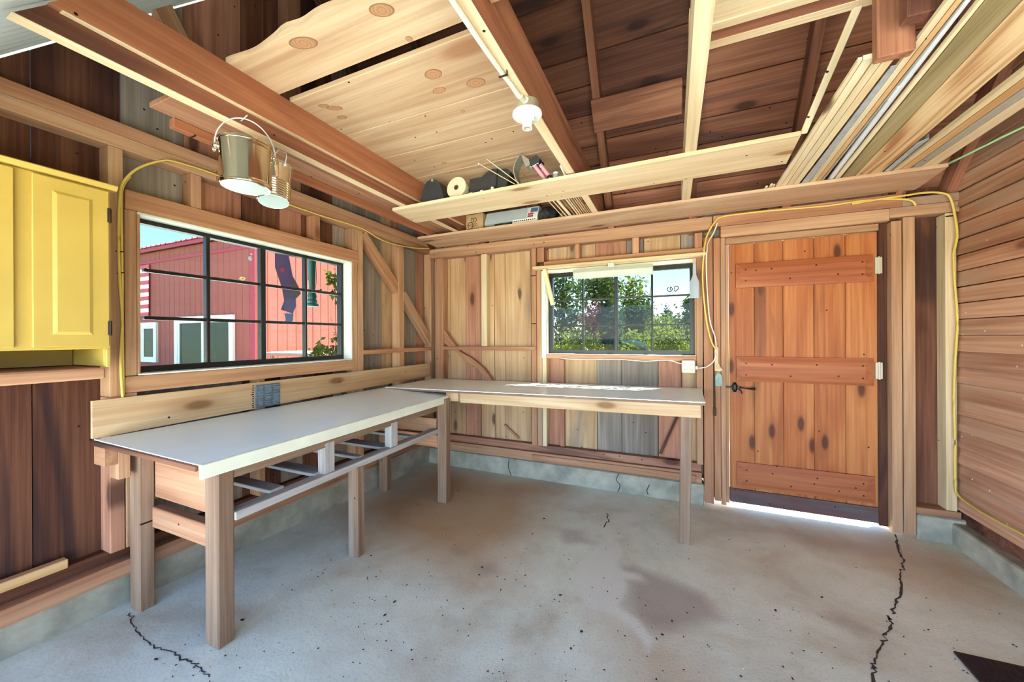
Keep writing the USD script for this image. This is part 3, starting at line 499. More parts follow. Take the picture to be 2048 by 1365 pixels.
# ================================================================== CEILING: JOISTS, RAFTERS, SHEATHING, METAL ROOF
CE = struct('ceiling')
def joist(name, x0, x1, z0, z1, mat, ya=.40, yb=3.22):
    f0 = lambda z: max(ya, (z - 1.77) / 1.16); f1 = lambda z: min(yb, (6.06 - z) / 1.16)
    obj(CE, name, prism_yz([(f0(z0), z0), (f1(z0), z0), (f1(z1), z1), (f0(z1), z1)], x0, x1), mat, frame=(((x0 + x1) / 2, 1.8, (z0 + z1) / 2), (0, 1, 0), (0, 0, 1), (1, 0, 0)))
joist('joist', -1.795, -1.7455, 2.25, 2.464, 'beam_dark'); joist('sister_board', -1.745, -1.722, 2.319, 2.467, 'beam_red')
joist('joist', -.562, -.515, 2.25, 2.463, 'beam_dark'); joist('joist', .062, .115, 2.25, 2.463, 'frame_pale')
board(CE, 'edge_lath', (-1.795, .41, 2.2455), (-1.7455, 2.13, 2.2498), 'frame_pale', jit=0, label='pale strip under the left joist'); board(CE, 'edge_lath', (-1.795, 2.45, 2.2455), (-1.7455, 2.83, 2.2498), 'frame_pale', jit=0); board(CE, 'edge_lath', (-1.745, .50, 2.3152), (-1.722, 2.9, 2.3188), 'frame_pale', jit=0); board(CE, 'edge_lath', (-.562, .41, 2.2455), (-.515, 2.1, 2.2498), 'frame_pale', jit=0); board(CE, 'edge_lath', (-.562, 2.45, 2.2455), (-.515, 2.83, 2.2498), 'frame_pale', jit=0)  # thin strips give the joist undersides a paler colour than the sides
for x in (-2.36, -1.72, -1.11, -.50, .118, .72, 1.33, 1.575):
    obj(CE, 'rafter', prism_yz([(1.86, RAFT(1.86)), (3.31, RAFT(3.31)), (3.31, RAFT(3.31) + .148), (1.86, RAFT(1.86) + .148)], x, x + .05), 'roof_red' if x > -1 else 'roof_dark', frame=frame_along((x + .025, 2.6, 2.95), (0, 1, -1.16)))
NRM = unit((0, 1.16, 1)); SLP = unit((0, 1, -1.16))
def sheath(x0, x1, y0, y1, mat):
    z = lambda y: 6.08 - 1.16 * y
    p0, p1 = np.array([0, y0, z(y0)]), np.array([0, y1, z(y1)]); L = np.linalg.norm(p1 - p0)
    c = (p0 + p1) / 2 + NRM * (.011 + RNG.uniform(0, .004)) + [(x0 + x1) / 2, 0, 0]
    path = uniq(CE, 'sheathing_board'); pm = usdkit.mesh(stage, path, cbox(x1 - x0 - .002, L - .005, .02, .003), MAT[mat]); setM(pm, c, (1, 0, 0), SLP, np.cross((1, 0, 0), SLP))
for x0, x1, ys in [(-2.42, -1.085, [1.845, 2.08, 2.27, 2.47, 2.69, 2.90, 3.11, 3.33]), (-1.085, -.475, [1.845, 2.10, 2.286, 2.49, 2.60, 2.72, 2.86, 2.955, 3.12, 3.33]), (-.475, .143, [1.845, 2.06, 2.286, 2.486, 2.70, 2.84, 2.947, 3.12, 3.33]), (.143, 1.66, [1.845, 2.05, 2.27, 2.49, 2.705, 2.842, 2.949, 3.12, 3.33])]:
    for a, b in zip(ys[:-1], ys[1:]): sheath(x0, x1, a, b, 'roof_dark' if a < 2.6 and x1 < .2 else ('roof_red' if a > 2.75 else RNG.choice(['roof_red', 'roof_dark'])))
p0, p1 = np.array([0, 2.575, RAFT(2.575)]), np.array([0, 2.71, RAFT(2.71)]); c = (p0 + p1) / 2 - NRM * .0145 + [-.225, 0, 0]
obj(CE, 'roof_felt', prism_yz([(1.80, 6.08 - 1.16 * 1.80 + .042), (3.35, 6.08 - 1.16 * 3.35 + .042), (3.35, 6.08 - 1.16 * 3.35 + .062), (1.80, 6.08 - 1.16 * 1.80 + .062)], -2.46, 1.70), 'roof_dark')  # layer added above the roof boards to close their light slits
pm = usdkit.mesh(stage, uniq(CE, 'nailer'), cbox(.575, np.linalg.norm(p1 - p0), .028, .003), MAT['roof_red']); setM(pm, c, (1, 0, 0), SLP, np.cross((1, 0, 0), SLP))
xs = np.linspace(-2.6, 1.95, 391); ysr = np.array([.02, 1.86]); V = np.array([[x, y, 1.80 + 1.16 * y + .011 * math.sin(x * 2 * math.pi / .07)] for y in ysr for x in xs]); n = len(xs)
V = np.vstack([V, V + [0, -.0015, .0015]]); f = [[i, i + 1, n + i + 1, n + i] for i in range(n - 1)]; f2 = [[2 * n + n + i, 2 * n + n + i + 1, 2 * n + i + 1, 2 * n + i] for i in range(n - 1)]
obj(CE, 'metal_roofing', compact(V, np.array([q for q in f + f2 if V[q[0], 0] > -1.45])), 'roof_metal', smooth=True)
obj(CE, 'fiberglass_roofing', compact(V, np.array([q for q in f + f2 if V[q[0], 0] <= -1.45])), 'fiberglass', smooth=True)
board(CE, 'front_header', (-2.43, .12, 1.96), (1.65, .20, 2.02), 'frame_wood')
board(CE, 'cross_piece', (.063, 1.57, 2.4655), (.80, 1.612, 2.555), 'frame_pale'); board(CE, 'cross_piece', (.063, 1.664, 2.469), (.80, 1.706, 2.59), 'roof_red'); board(CE, 'edge_lath', (.063, 1.664, 2.4655), (.80, 1.706, 2.4688), 'frame_pale', jit=0)
board(CE, 'hanger', (.627, 1.6125, 2.221), (.722, 1.650, 3.55), 'roof_red'); board(CE, 'hanger', (.662, 1.523, 2.274), (.768, 1.5695, 3.5), 'roof_dark')
board(CE, 'cross_piece', (.60, 1.20, 2.20), (1.60, 1.29, 2.249), 'frame_wood')
board(CE, 'loft_plank', (-2.075, .85, 2.304), (-1.80, 3.0, 2.328), 'frame_red', grain=1); board(CE, 'loft_strip', (-2.10, .93, 2.258), (-2.062, 3.15, 2.303), 'beam_red')
board(CE, 'short_block', (-.512, .86, 2.33), (-.40, .94, 2.52), 'frame_red'); board(CE, 'short_block', (-.512, .945, 2.33), (-.42, 1.03, 2.50), 'frame_red')

# ================================================================== WORKBENCHES
def zw(x, y): return .868 + (x + 2.30) / (-1.63 + 2.30) * (-.868 + .822 + .007 * (y - .8)) + .004 * (y - .8) / 1.8   # the long worktop leans a little to the front
BA = thing('workbench', 'long white-topped workbench under the left window, with square legs and a divided open rail', 'workbench')
pl = [(-2.298, .752), (-1.648, .815), (-1.655, 2.62), (-2.298, 2.62)]
def slab(pts, zf, t):
    top = [(x, y, zf(x, y)) for x, y in pts]; v = np.array(top + [(x, y, z - t) for x, y, z in top]); n = len(pts)
    f = [[0, 1, 2, 3], [7, 6, 5, 4]] + [[i + n, (i + 1) % n + n, (i + 1) % n, i] for i in range(n)]
    return (v, np.array(f))
obj(BA, 'worktop', slab(pl, lambda x, y: zw(x, y), .004), 'worktop_white')
obj(BA, 'plywood_core', slab(pl, lambda x, y: zw(x, y) - .0045, .019), 'bench_leg', frame=((-2, 1.7, .84), (1, 0, 0), (0, 1, 0), (0, 0, 1)))
bar(BA, 'edge_strip', (-1.640, .815, zw(-1.64, .815) - .028), (-1.648, 2.615, zw(-1.65, 2.6) - .028), .056, .016, 'white_paint')
bar(BA, 'end_strip', (-2.298, .750, zw(-2.298, .75) - .015), (-1.652, .812, zw(-1.65, .81) - .015), .022, .012, 'board_dark')
bar(BA, 'apron', (-1.712, .96, .755), (-1.712, 2.47, .765), .085, .022, 'bench_leg')
for x0, x1, y0, y1, zt in [(-1.786, -1.695, .903, .966, .80), (-2.308, -2.222, .868, .925, .84), (-1.755, -1.680, 1.612, 1.668, .545), (-1.705, -1.622, 2.440, 2.505, .82), (-2.292, -2.205, 2.430, 2.492, .84), ]:
    zb = float(flz((x0 + x1) / 2, (y0 + y1) / 2)) - .002; board(BA, 'leg', (x0, y0, zb), (x1, y1, zt), 'bench_leg', ch=.005)
bar(BA, 'lower_rail', (-1.722, .966, .552), (-1.722, 2.44, .566), .036, .068, 'bench_grey')
for y0, y1 in ((1.412, 1.476), (1.917, 1.982)): board(BA, 'divider_post', (-1.755, y0, .57), (-1.700, y1, .74), 'bench_grey')
board(BA, 'end_board', (-2.225, .925, .562), (-1.79, .946, .815), 'frame_red', grain=0); board(BA, 'end_rail', (-2.225, .915, .425), (-1.79, .957, .520), 'frame_red')
for y, w in ((1.18, .07), (1.42, .085), (1.70, .045), (1.93, .09), (2.20, .05)): board(BA, 'drawer_runner', (-2.30, y - w / 2, .566), (-1.74, y + w / 2, .584), 'bench_grey', grain=0)
board(BA, 'back_rail', (-2.318, .93, .53), (-2.285, 2.43, .60), 'frame_red'); board(BA, 'side_rail', (-2.20, 2.455, .43), (-1.70, 2.485, .53), 'frame_red'); board(BA, 'side_rail', (-2.20, 2.452, .545), (-1.72, 2.475, .66), 'frame_red')
board(BA, 'ledger_block', (-2.318, .757, .755), (-2.225, .80, .838), 'frame_red'); board(BA, 'ledger_block', (-2.300, .80, .685), (-2.225, .842, .835), 'frame_wood')
obj(BA, 'backsplash', prism_yz([(.748, .870), (3.17, .905), (3.17, 1.036), (.748, 1.034)], -2.3185, -2.300), 'bench_pine', frame=((-2.31, 1.9, .95), (0, 1, 0), (0, 0, 1), (1, 0, 0)), label='pine backsplash board along the wall')

BB = thing('workbench', 'shorter white-topped bench along the back wall below the small window, with a pine front apron', 'workbench')
pl = [(-2.26, 2.475), (.178, 2.527), (.20, 3.19), (-2.26, 3.19)]
zb2 = lambda x, y: .880 + (x + 2.26) / 2.45 * .020
obj(BB, 'worktop', slab(pl, zb2, .005), 'worktop_white'); obj(BB, 'plywood_core', slab([(a, b + (.002 if b < 3 else 0)) for a, b in pl], lambda x, y: zb2(x, y) - .0055, .016), 'bench_leg', frame=((-1, 2.8, .87), (1, 0, 0), (0, 1, 0), (0, 0, 1)))
bar(BB, 'apron', (-1.555, 2.556, .825), (.157, 2.572, .838), .086, .034, 'bench_pine')
obj(BB, 'corner_block', prism_xy([(-1.66, 2.50), (-1.56, 2.52), (-1.55, 2.60), (-1.66, 2.60)], .795, .862), 'bench_pine')
bar(BB, 'leg', (.060, 2.575, -.004), (.077, 2.592, .80), .066, .045, 'bench_leg', up=(1, 0, 0), ch=.004)
board(BB, 'wall_ledger', (-2.25, 3.165, .80), (.19, 3.199, .866), 'frame_red')
bar(BB, 'side_rail', (.12, 2.60, .84), (.14, 3.17, .84), .07, .03, 'bench_leg')

pq = thing('carved_plaque', 'small square blue-grey relief plaque fixed to the pine backsplash under the left window', 'plaque')
obj(pq, 'plate', tbox((-2.2995, 1.426, .882), (-2.290, 1.575, 1.020), .002), 'plaque_blue')
pr = np.random.default_rng(5); rel = []
for i in range(18):
    z = .892 + i * .0069
    for (a, b) in ((1.432, 1.470), (1.476, 1.52), (1.526, 1.57)):
        if pr.random() < .82: rel.append(tbox((-2.2905, a + pr.uniform(0, .008), z), (-2.2868, b - pr.uniform(0, .008), z + pr.uniform(.0018, .0032)), .0006))
obj(pq, 'relief', cat(*rel), 'plaque_light')
obj('/World', 'pencil_marks', cat(*[tbox((-2.2997, 1.412 - .006 * pr.random(), z), (-2.2990, 1.420, z + .006), .0002) for z in np.linspace(.885, 1.015, 11)]), 'ink_black')
tag('/World/pencil_marks', 'column of small dark handwritten marks left of the blue-grey plaque', 'handwriting')

# ================================================================== YELLOW CABINET
CX = -2.10
wc = thing('wall_cabinet', 'yellow painted wall cabinet with two panelled doors left of the window', 'cabinet')
board(wc, 'face_frame', (CX - .018, .18, 1.262), (CX, .737, 1.905), 'yellow_paint', jit=0); board(wc, 'side_panel', (-2.405, .722, 1.19), (CX - .019, .737, 1.905), 'yellow_paint', jit=0); board(wc, 'side_stile', (CX - .0185, .7225, 1.188), (CX - .0005, .737, 1.262), 'yellow_paint', jit=0)
board(wc, 'back_panel', (-2.405, .18, 1.19), (-2.39, .72, 1.90), 'yellow_dark', jit=0); board(wc, 'bottom_panel', (-2.39, .18, 1.262), (CX - .019, .72, 1.278), 'yellow_dark', jit=0); board(wc, 'side_panel', (-2.39, .18, 1.19), (CX - .019, .195, 1.90), 'yellow_paint', jit=0)
obj(wc, 'crown', prism_xz([(-2.405, 1.906), (CX + .012, 1.906), (CX + .020, 1.914), (CX + .024, 1.923), (CX + .018, 1.928), (-2.405, 1.928)], .16, .752), 'yellow_paint')
def cabdoor(y0, y1, hinge):
    z0, z1, e, b = 1.272, 1.896, .045, .012; x = CX
    d = obj(wc, 'door', cat(tbox((x + .0005, y0, z0), (x + .014, y1, z1), .002)), 'yellow_paint')
    v = [(x + .0135, y0 + e, z0 + e), (x + .0135, y1 - e, z0 + e), (x + .0135, y1 - e, z1 - e), (x + .0135, y0 + e, z1 - e), (x + .019, y0 + e + b, z0 + e + b), (x + .019, y1 - e - b, z0 + e + b), (x + .019, y1 - e - b, z1 - e - b), (x + .019, y0 + e + b, z1 - e - b)]
    usdkit.mesh(stage, uniq(d, 'raised_panel'), (np.array(v), np.array([[0, 1, 5, 4], [1, 2, 6, 5], [2, 3, 7, 6], [3, 0, 4, 7], [4, 5, 6, 7]])), MAT['yellow_paint'])
    for z in (1.345, 1.80):
        usdkit.mesh(stage, uniq(d, 'hinge'), cat(tbox((x + .0135, hinge - .006, z - .028), (x + .018, hinge + .006, z + .028), .001), cyl((x + .018, hinge, z - .03), (x + .018, hinge, z + .03), .0035, 8)), MAT['iron_dark'])
cabdoor(.532, .728, .7285); cabdoor(.245, .492, .244)
board('/World', 'ledger_shelf', (-2.405, .20, 1.142), (-2.10, .722, 1.186), 'frame_red', ch=.006); tag('/World/ledger_shelf', 'thick rough-sawn wooden block directly below the yellow cabinet', 'board')
board('/World', 'loose_batten', (-2.385, .30, .336), (-2.345, .69, .374), 'stick_orange'); tag('/World/loose_batten', 'loose square wooden stick lying on the sill beam low on the left wall', 'stick')

# ================================================================== CABLES AND ELECTRICS
def cable(label, pts, r, mat, name='cable', n=6, cat_='cable'):
    p = obj('/World', name, tube(pts, r, 7, n), mat, smooth=True); tag(p, label, cat_); return p
cable('yellow electric cable rising beside the left window and along the wall plate', [(-2.297, .843, 1.037), (-2.305, .840, 1.2), (-2.305, .846, 1.39), (-2.303, .837, 1.57), (-2.303, .834, 1.774), (-2.303, .838, 1.934), (-2.300, .851, 2.02), (-2.295, .899, 2.10), (-2.293, .983, 2.172), (-2.297, 1.05, 2.195), (-2.308, 1.25, 2.206), (-2.308, 1.588, 2.182), (-2.308, 1.88, 2.180), (-2.308, 2.27, 2.190), (-2.305, 2.47, 2.150), (-2.303, 2.657, 2.146), (-2.308, 2.94, 2.176), (-2.30, 3.17, 2.22)], .0055, 'cable_yellow')
cable('second thin yellow cable strapped beside the first one left of the window', [(-2.311, .852, 1.04), (-2.313, .850, 1.3), (-2.313, .850, 1.6), (-2.313, .847, 1.9), (-2.31, .853, 2.0), (-2.303, .875, 2.055)], .0045, 'cable_yellow')
cable('yellow cable looping over the door header and hanging down beside the back window', [(.300, 3.165, 1.20), (.268, 3.17, 1.26), (.232, 3.17, 1.44), (.210, 3.165, 1.73), (.217, 3.12, 1.935), (.222, 3.13, 1.98), (.243, 3.17, 2.067), (.287, 3.17, 2.150), (.343, 3.175, 2.194), (.518, 3.178, 2.200), (.70, 3.178, 2.196), (.952, 3.178, 2.186), (1.136, 3.178, 2.192), (1.262, 3.178, 2.186), (1.37, 3.172, 2.165), (1.402, 3.168, 2.142), (1.41, 3.165, 2.118)], .0065, 'cable_yellow')
cable('yellow cable running right of the door down the corner post and along the siding', [(1.10, 3.176, 2.178), (1.25, 3.176, 2.19), (1.358, 3.172, 2.192), (1.452, 3.172, 2.196), (1.53, 3.172, 2.182), (1.57, 3.17, 2.146), (1.590, 3.17, 2.034), (1.60, 3.17, 1.911), (1.588, 3.178, 1.79), (1.590, 3.175, 1.637), (1.60, 3.172, 1.393), (1.592, 3.176, 1.148), (1.586, 3.178, .904), (1.589, 3.176, .66), (1.588, 3.175, .415), (1.593, 3.16, .322), (1.597, 2.997, .298), (1.597, 2.856, .297), (1.597, 2.70, .303), (1.597, 2.2, .31)], .0065, 'cable_yellow')
cable('white cord running under the back window sill into the outlet box', [(-.92, 3.186, 1.115), (-.838, 3.186, 1.107), (-.596, 3.186, 1.107), (-.39, 3.186, 1.110), (-.211, 3.185, 1.101), (-.049, 3.184, 1.112), (.03, 3.17, 1.095), (.066, 3.16, 1.085)], .0042, 'cable_white', 'cord')
cable('white cord from the outlet box curving up beside the yellow cable', [(.172, 3.15, 1.06), (.20, 3.15, 1.061), (.242, 3.16, 1.075), (.285, 3.165, 1.12), (.297, 3.168, 1.19), (.292, 3.17, 1.29), (.256, 3.172, 1.43), (.238, 3.166, 1.70), (.232, 3.12, 1.87), (.236, 3.105, 1.93), (.245, 3.15, 2.0), (.29, 3.172, 2.09), (.31, 3.175, 2.15)], .0048, 'cable_white', 'cord')
cable('green-white cord sagging from the lumber shelf to the right wall', [(1.38, 3.02, 2.262), (1.43, 2.93, 2.27), (1.52, 2.72, 2.295), (1.60, 2.55, 2.325), (1.612, 2.2, 2.38), (1.612, 1.6, 2.45)], .006, 'cable_green', 'cord')
for k, (y, z) in enumerate(((.835, 1.70), (.838, 1.60))): tag(obj('/World', 'cable_nail', cyl((-2.32, y - .004, z), (-2.285, y + .008, z + (.004 if k else -.003)), .002, 6), 'iron_dark'), ['bent nail holding the yellow cable left of the window, upper one', 'bent nail holding the yellow cable left of the window, lower one'][k], 'nail')
ob = thing('outlet_box', 'ivory double outlet box below the right end of the back window', 'outlet')
obj(ob, 'housing', tbox((.062, 3.146, 1.018), (.156, 3.194, 1.116), .006), 'outlet_ivory')
for x in (.088, .130):
    for z in (1.045, 1.088):
        s = obj(ob, 'socket', cyl((x, 3.1465, z), (x, 3.143, z), .0145, 18), 'outlet_ivory')
        usdkit.mesh(stage, uniq(s, 'slots'), cat(tbox((x - .006, 3.1415, z - .004), (x - .004, 3.1431, z + .005), .0003), tbox((x + .004, 3.1415, z - .004), (x + .006, 3.1431, z + .005), .0003)), MAT['slot_dark'])
obj(ob, 'plug', tbox((.156, 3.137, 1.046), (.172, 3.165, 1.074), .004), 'outlet_ivory')
lf = thing('fluorescent_fixture', 'white unlit fluorescent light fixture mounted over the top of the back window', 'light fixture')
obj(lf, 'housing', prism_yz([(3.085, 1.795), (3.15, 1.795), (3.165, 1.815), (3.165, 1.868), (3.10, 1.868), (3.082, 1.84)], -.768, -.145), 'white_plastic'); obj(lf, 'end_cap', tbox((-.772, 3.08, 1.793), (-.766, 3.166, 1.87), .002), 'white_plastic'); obj(lf, 'end_cap', tbox((-.147, 3.08, 1.793), (-.141, 3.166, 1.87), .002), 'white_plastic')
obj(lf, 'mounting_tab', tbox((-.485, 3.10, 1.868), (-.437, 3.16, 1.906), .002), 'white_plastic')
bar('/World', 'shelf_strut', (-1.040, 3.125, 1.905), (-.982, 3.185, 1.585), .030, .034, 'stick_pale', up=(0, 1, 0)); tag('/World/shelf_strut', 'short pale slanting wooden strut under the left end of the window ledge', 'strut')
ps = thing('plastic_scoop', 'translucent plastic scoop hanging at the upper right corner of the back window', 'scoop')
obj(ps, 'blade', cat(tbox((.122, 3.165, 1.592), (.186, 3.169, 1.72), .001), tbox((.122, 3.146, 1.592), (.125, 3.168, 1.70), .001), tbox((.183, 3.146, 1.592), (.186, 3.168, 1.70), .001)), 'clear_plastic'); obj(ps, 'handle', prism_xz([(.124, 1.72), (.184, 1.72), (.166, 1.77), (.163, 1.90), (.144, 1.90), (.142, 1.77)], 3.165, 3.169), 'clear_plastic'); obj(ps, 'grip', tbox((.142, 3.16, 1.86), (.166, 3.172, 1.90), .003), 'shelf_red')
hk = thing('wooden_hook', 'curved wooden latch piece with a zinc strike plate on the post left of the door', 'latch')
obj(hk, 'wooden_arm', prism_xz([(.289, 1.215), (.312, 1.215), (.312, 1.10), (.325, 1.07), (.341, 1.045), (.325, 1.035), (.289, 1.04)], 3.172, 3.197), 'frame_pale'); obj(hk, 'strike_plate', prism_xz([(.293, .925), (.338, .925), (.338, .995), (.326, 1.02), (.305, 1.022), (.293, 1.0)], 3.185, 3.1975), 'hasp_zinc')
obj(hk, 'tie_cord', tube([(.288, 3.18, 1.04), (.286, 3.182, .95), (.29, 3.182, .86), (.289, 3.182, .74)], .004, 6, 4), 'slot_dark'); obj(hk, 'weight', tbox((.278, 3.172, .70), (.297, 3.19, .76), .003), 'iron_dark')
gl = smoothpath([(-.012, 1.70), (-.02, 1.685), (-.014, 1.669), (0, 1.664), (.014, 1.672), (.016, 1.69), (.006, 1.70), (.001, 1.69), (.004, 1.675)], 5); g2 = smoothpath([(.036, 1.705), (.034, 1.667), (.046, 1.668), (.062, 1.685), (.056, 1.703), (.036, 1.706)], 5)
tag(obj('/World', 'pane_lettering', cat(*[tube(np.c_[g[:, 0] - .02, np.full(len(g), 3.2665), g[:, 1]], (.0034), 5, 0) for g in (gl, g2)]), 'ink_black'), 'small black handwritten letters on the top right pane of the back window', 'lettering')

# ================================================================== LOFT BOARDS, SHELVES, LAMP
LB = [(.962, 1.188, 'near-most pale loft board with a wavy live edge and a big knot'), (1.247, 1.583, 'second pale loft board from the front, just behind the open gap'), (1.587, 1.885, 'third pale loft board, level with the lamp holder'), (1.889, 2.213, 'fourth pale loft board, above the black shroud and paper roll'), (2.217, 2.52, 'last visible pale loft board, behind the shelf clutter'), (2.524, 2.84, 'sixth pale loft board from the front, mostly hidden behind the back shelf clutter')]
MAT['knot_wood'] = usdkit.material(stage, '/World/Looks/knot_wood', {
    'tc': ('texture_coordinate', {}), 'w': ('wave_texture', {'wave_type': 'rings', 'rings_direction': 'z', 'scale': 22.0, 'distortion': 2.0, 'detail': 2.0, 'detail_scale': 2.0}), 'r': ('rgb_ramp', {'ramp': [(.0, rgb('#a87a54')), (1.0, rgb('#b88a62'))]}), 'p': ('principled_bsdf', {'roughness': .7, 'specular_ior_level': .2})},
    [('tc.object', 'w.vector'), ('w.fac', 'r.fac'), ('r.color', 'p.base_color')], surface='p.BSDF')
plain('knot_rim', '#946846', .8)
KN = {0: [(-1.335, 1.020, .052, .026, .25), (-.946, 1.03, .040, .024, .3), (-.94, 1.172, .012, .012, 0)], 1: [(-1.605, 1.335, .024, .012, .3), (-1.57, 1.372, .035, .016, .4), (-1.60, 1.445, .024, .014, .3), (-.969, 1.372, .036, .026, 0), (-1.007, 1.473, .030, .018, 0), (-.823, 1.497, .040, .026, .1)], 2: [(-.99, 1.66, .01, .01, 0)], 3: [(-1.40, 2.1, .016, .012, 0)]}
for k, (a, b, lab) in enumerate(LB):
    zb = 2.4685; L = thing('loft_board', lab, 'board', group='pale boards lying on the joists')
    if k == 0:
        n = 40; xs2 = np.linspace(-1.735, -.53, n); e = a + .010 * np.sin(xs2 * 7) - .016 * np.exp(-((xs2 + 1.34) / .06) ** 2) + .004 * np.sin(xs2 * 23)
        poly = [(x, y) for x, y in zip(xs2, e)] + [(-.53, b), (-1.735, b)]
        obj(L, 'plank', prism_xy(poly, zb, zb + .026), 'loft_pine', frame=((-1.13, 1.1, zb), (1, 0, 0), (0, 1, 0), (0, 0, 1)))
    else: board(L, 'plank', (-1.735, a, zb), (-.53, b, zb + .025), 'loft_pine', jit=0, grain=0)
    for (x, y, rx, ry, an) in KN.get(k, []):
        y = max(y, a + (ry * .35 if k == 0 else ry + .005))
        for q, (sc, mt, z0) in enumerate(((1.16, 'knot_rim', -.0006), (1.0, 'knot_wood', -.0011))):
            g = Polygon([(rx * sc * math.cos(t) * math.cos(an) - ry * sc * math.sin(t) * math.sin(an), rx * sc * math.cos(t) * math.sin(an) + ry * sc * math.sin(t) * math.cos(an)) for t in np.linspace(0, 2 * math.pi, 22, endpoint=False)])
            m = extr(g, .0016); path = uniq(L, 'knot' if q else 'knot_rim'); pm = usdkit.mesh(stage, path, m, MAT[mt]); setM(pm, (x, y, zb + z0), (1, 0, 0), (0, 1, 0), (0, 0, 1))

S1 = obj('/World', 'shelf_board', prism_xy([(-1.875, 2.140), (.548, 2.109), (.566, 2.426), (-1.906, 2.444)], 2.229, 2.2495), 'shelf_pine', frame=((-.6, 2.28, 2.24), (1, 0, 0), (0, 1, 0), (0, 0, 1)))
tag(S1, 'pale pine shelf board fixed under the joists, the nearer of the two', 'shelf')
S2 = obj('/World', 'shelf_board', prism_xy([(-2.20, 2.85), (1.398, 2.835), (1.424, 3.15), (1.42, 3.20), (-2.227, 3.207)], 2.229, 2.2495), 'shelf_red', frame=((-.4, 3.02, 2.24), (1, 0, 0), (0, 1, 0), (0, 0, 1)))
tag(S2, 'long reddish shelf board under the joists against the back wall, carrying the lumber', 'shelf')

lh = thing('lamp_holder', 'white porcelain lamp holder without a bulb on the middle joist', 'lamp holder', (-.535, 1.40, 2.2495))
def at(m, *d): m.apply_translation(d); return m
obj(lh, 'junction_box', cat(lathe([(0, 0), (.043, 0), (.046, -.004), (.046, -.040), (.0445, -.044), (0, -.044)], 20)), 'box_metal', smooth=35)
obj(lh, 'knockout', cyl((.012, -.046, -.022), (.012, -.0485, -.022), .012, 16), 'outlet_ivory', smooth=35)
obj(lh, 'disc', lathe([(0, -.044), (.056, -.044), (.060, -.047), (.060, -.054), (.056, -.0585), (.030, -.0615), (0, -.0615)], 36), 'porcelain', smooth=35)
sk = obj(lh, 'socket', lathe([(.0225, -.060), (.0225, -.078), (.0195, -.092), (.0205, -.104), (.0195, -.108), (.0150, -.108), (.0140, -.09), (0, -.088)], 28), 'porcelain', smooth=35)
usdkit.mesh(stage, uniq(sk, 'contact'), cat(lathe([(.0138, -.1065), (.0125, -.1065), (.0125, -.09), (.0138, -.09)], 20), cyl((0, 0, -.087), (0, 0, -.094), .006, 12)), MAT['hinge_white'])
obj(lh, 'pull_switch', tbox((.012, -.006, -.078), (.030, .006, -.060), .002), 'porcelain')
cdt = thing('lamp_conduit', 'white conduit running along the middle joist to the lamp holder', 'conduit')
obj(cdt, 'pipe', tube([(-.560, .60, 2.238), (-.557, 1.0, 2.238), (-.552, 1.18, 2.238), (-.545, 1.27, 2.236), (-.537, 1.335, 2.228), (-.530, 1.352, 2.226)], .0085, 12, 6), 'white_plastic', smooth=True)
obj(cdt, 'connector', cat(cyl((-.5345, 1.325, 2.2285), (-.530, 1.356, 2.2265), .011, 14)), 'hinge_white', smooth=35); obj(cdt, 'strap', cat(tbox((-.566, 1.195, 2.228), (-.530, 1.203, 2.2305), .0005), tbox((-.535, 1.195, 2.2285), (-.5325, 1.203, 2.2495), .0005)), 'iron_dark')

# ------------------------------------------------------------------ buckets on the left joist
bk = thing('steel_pail', 'shiny lidded steel pail hanging by its wire handle from the left joist', 'pail', (-1.705, 1.025, 1.958))
obj(bk, 'body', lathe([(0, 0), (.090, 0), (.094, .003), (.096, .010), (.0955, .018), (.0935, .022), (.0962, .162), (.0985, .166), (.0985, .176), (.0955, .180)], 56), 'steel_polished', smooth=35)
obj(bk, 'bottom_disc', lathe([(0, -.0012), (.078, -.0012), (.082, 0), (0, .0)], 48), 'pail_bottom', smooth=35)
obj(bk, 'lid', lathe([(.0955, .180), (.1005, .181), (.1015, .185), (.1005, .189), (.09, .194), (.05, .199), (0, .200)], 56), 'steel_polished', smooth=35); obj(bk, 'lid_knob', lathe([(0, .200), (.008, .200), (.007, .208), (.014, .213), (.013, .219), (0, .221)], 20), 'iron_dark', smooth=35)
HA = 1.03
hd = np.array([math.cos(HA), math.sin(HA), 0])
for sgn in (-1, 1):
    e = hd * .103 * sgn; obj(bk, 'ear', cat(ball((e[0], e[1], .157), .013), ball((e[0] * 1.06, e[1] * 1.06, .138), .009)), 'steel_polished', smooth=True)
arc = [hd * .108 * math.cos(t) + np.array([-.012 * math.sin(t), .006 * math.sin(t), .157 + .150 * math.sin(t)]) for t in np.linspace(0, math.pi, 15)]
obj(bk, 'handle', tube(arc, .0028, 8, 3), 'conduit_metal', smooth=True)
tag(obj('/World', 'hanging_nail', cat(cyl((-1.75, 1.03, 2.262), (-1.690, 1.022, 2.270), .0028, 8)), 'galvanized'), 'bright nail in the left joist holding the shiny pail', 'nail')
b2 = thing('ribbed_bucket', 'smaller tilted ribbed metal bucket hanging behind the shiny pail', 'bucket')
prof = [(0, 0), (.066, 0), (.069, .003)]
for i in range(7): z = .010 + i * .012; prof += [(.069 + i * .0012, z), (.072 + i * .0012, z + .004), (.072 + i * .0012, z + .008), (.069 + (i + 1) * .0012, z + .012)]
prof += [(.078, .098), (.090, .172), (.094, .175), (.0945, .180), (.091, .182), (.086, .170), (.075, .1), (.066, .006), (0, .006)]
T = trimesh.transformations.rotation_matrix(math.radians(-12), [0.5, 1, 0], [0, 0, .18]); T2 = trimesh.transformations.translation_matrix((-1.842, 1.232, 1.972)) @ T
def tr(m): m = m.copy(); m.apply_transform(T2); return m
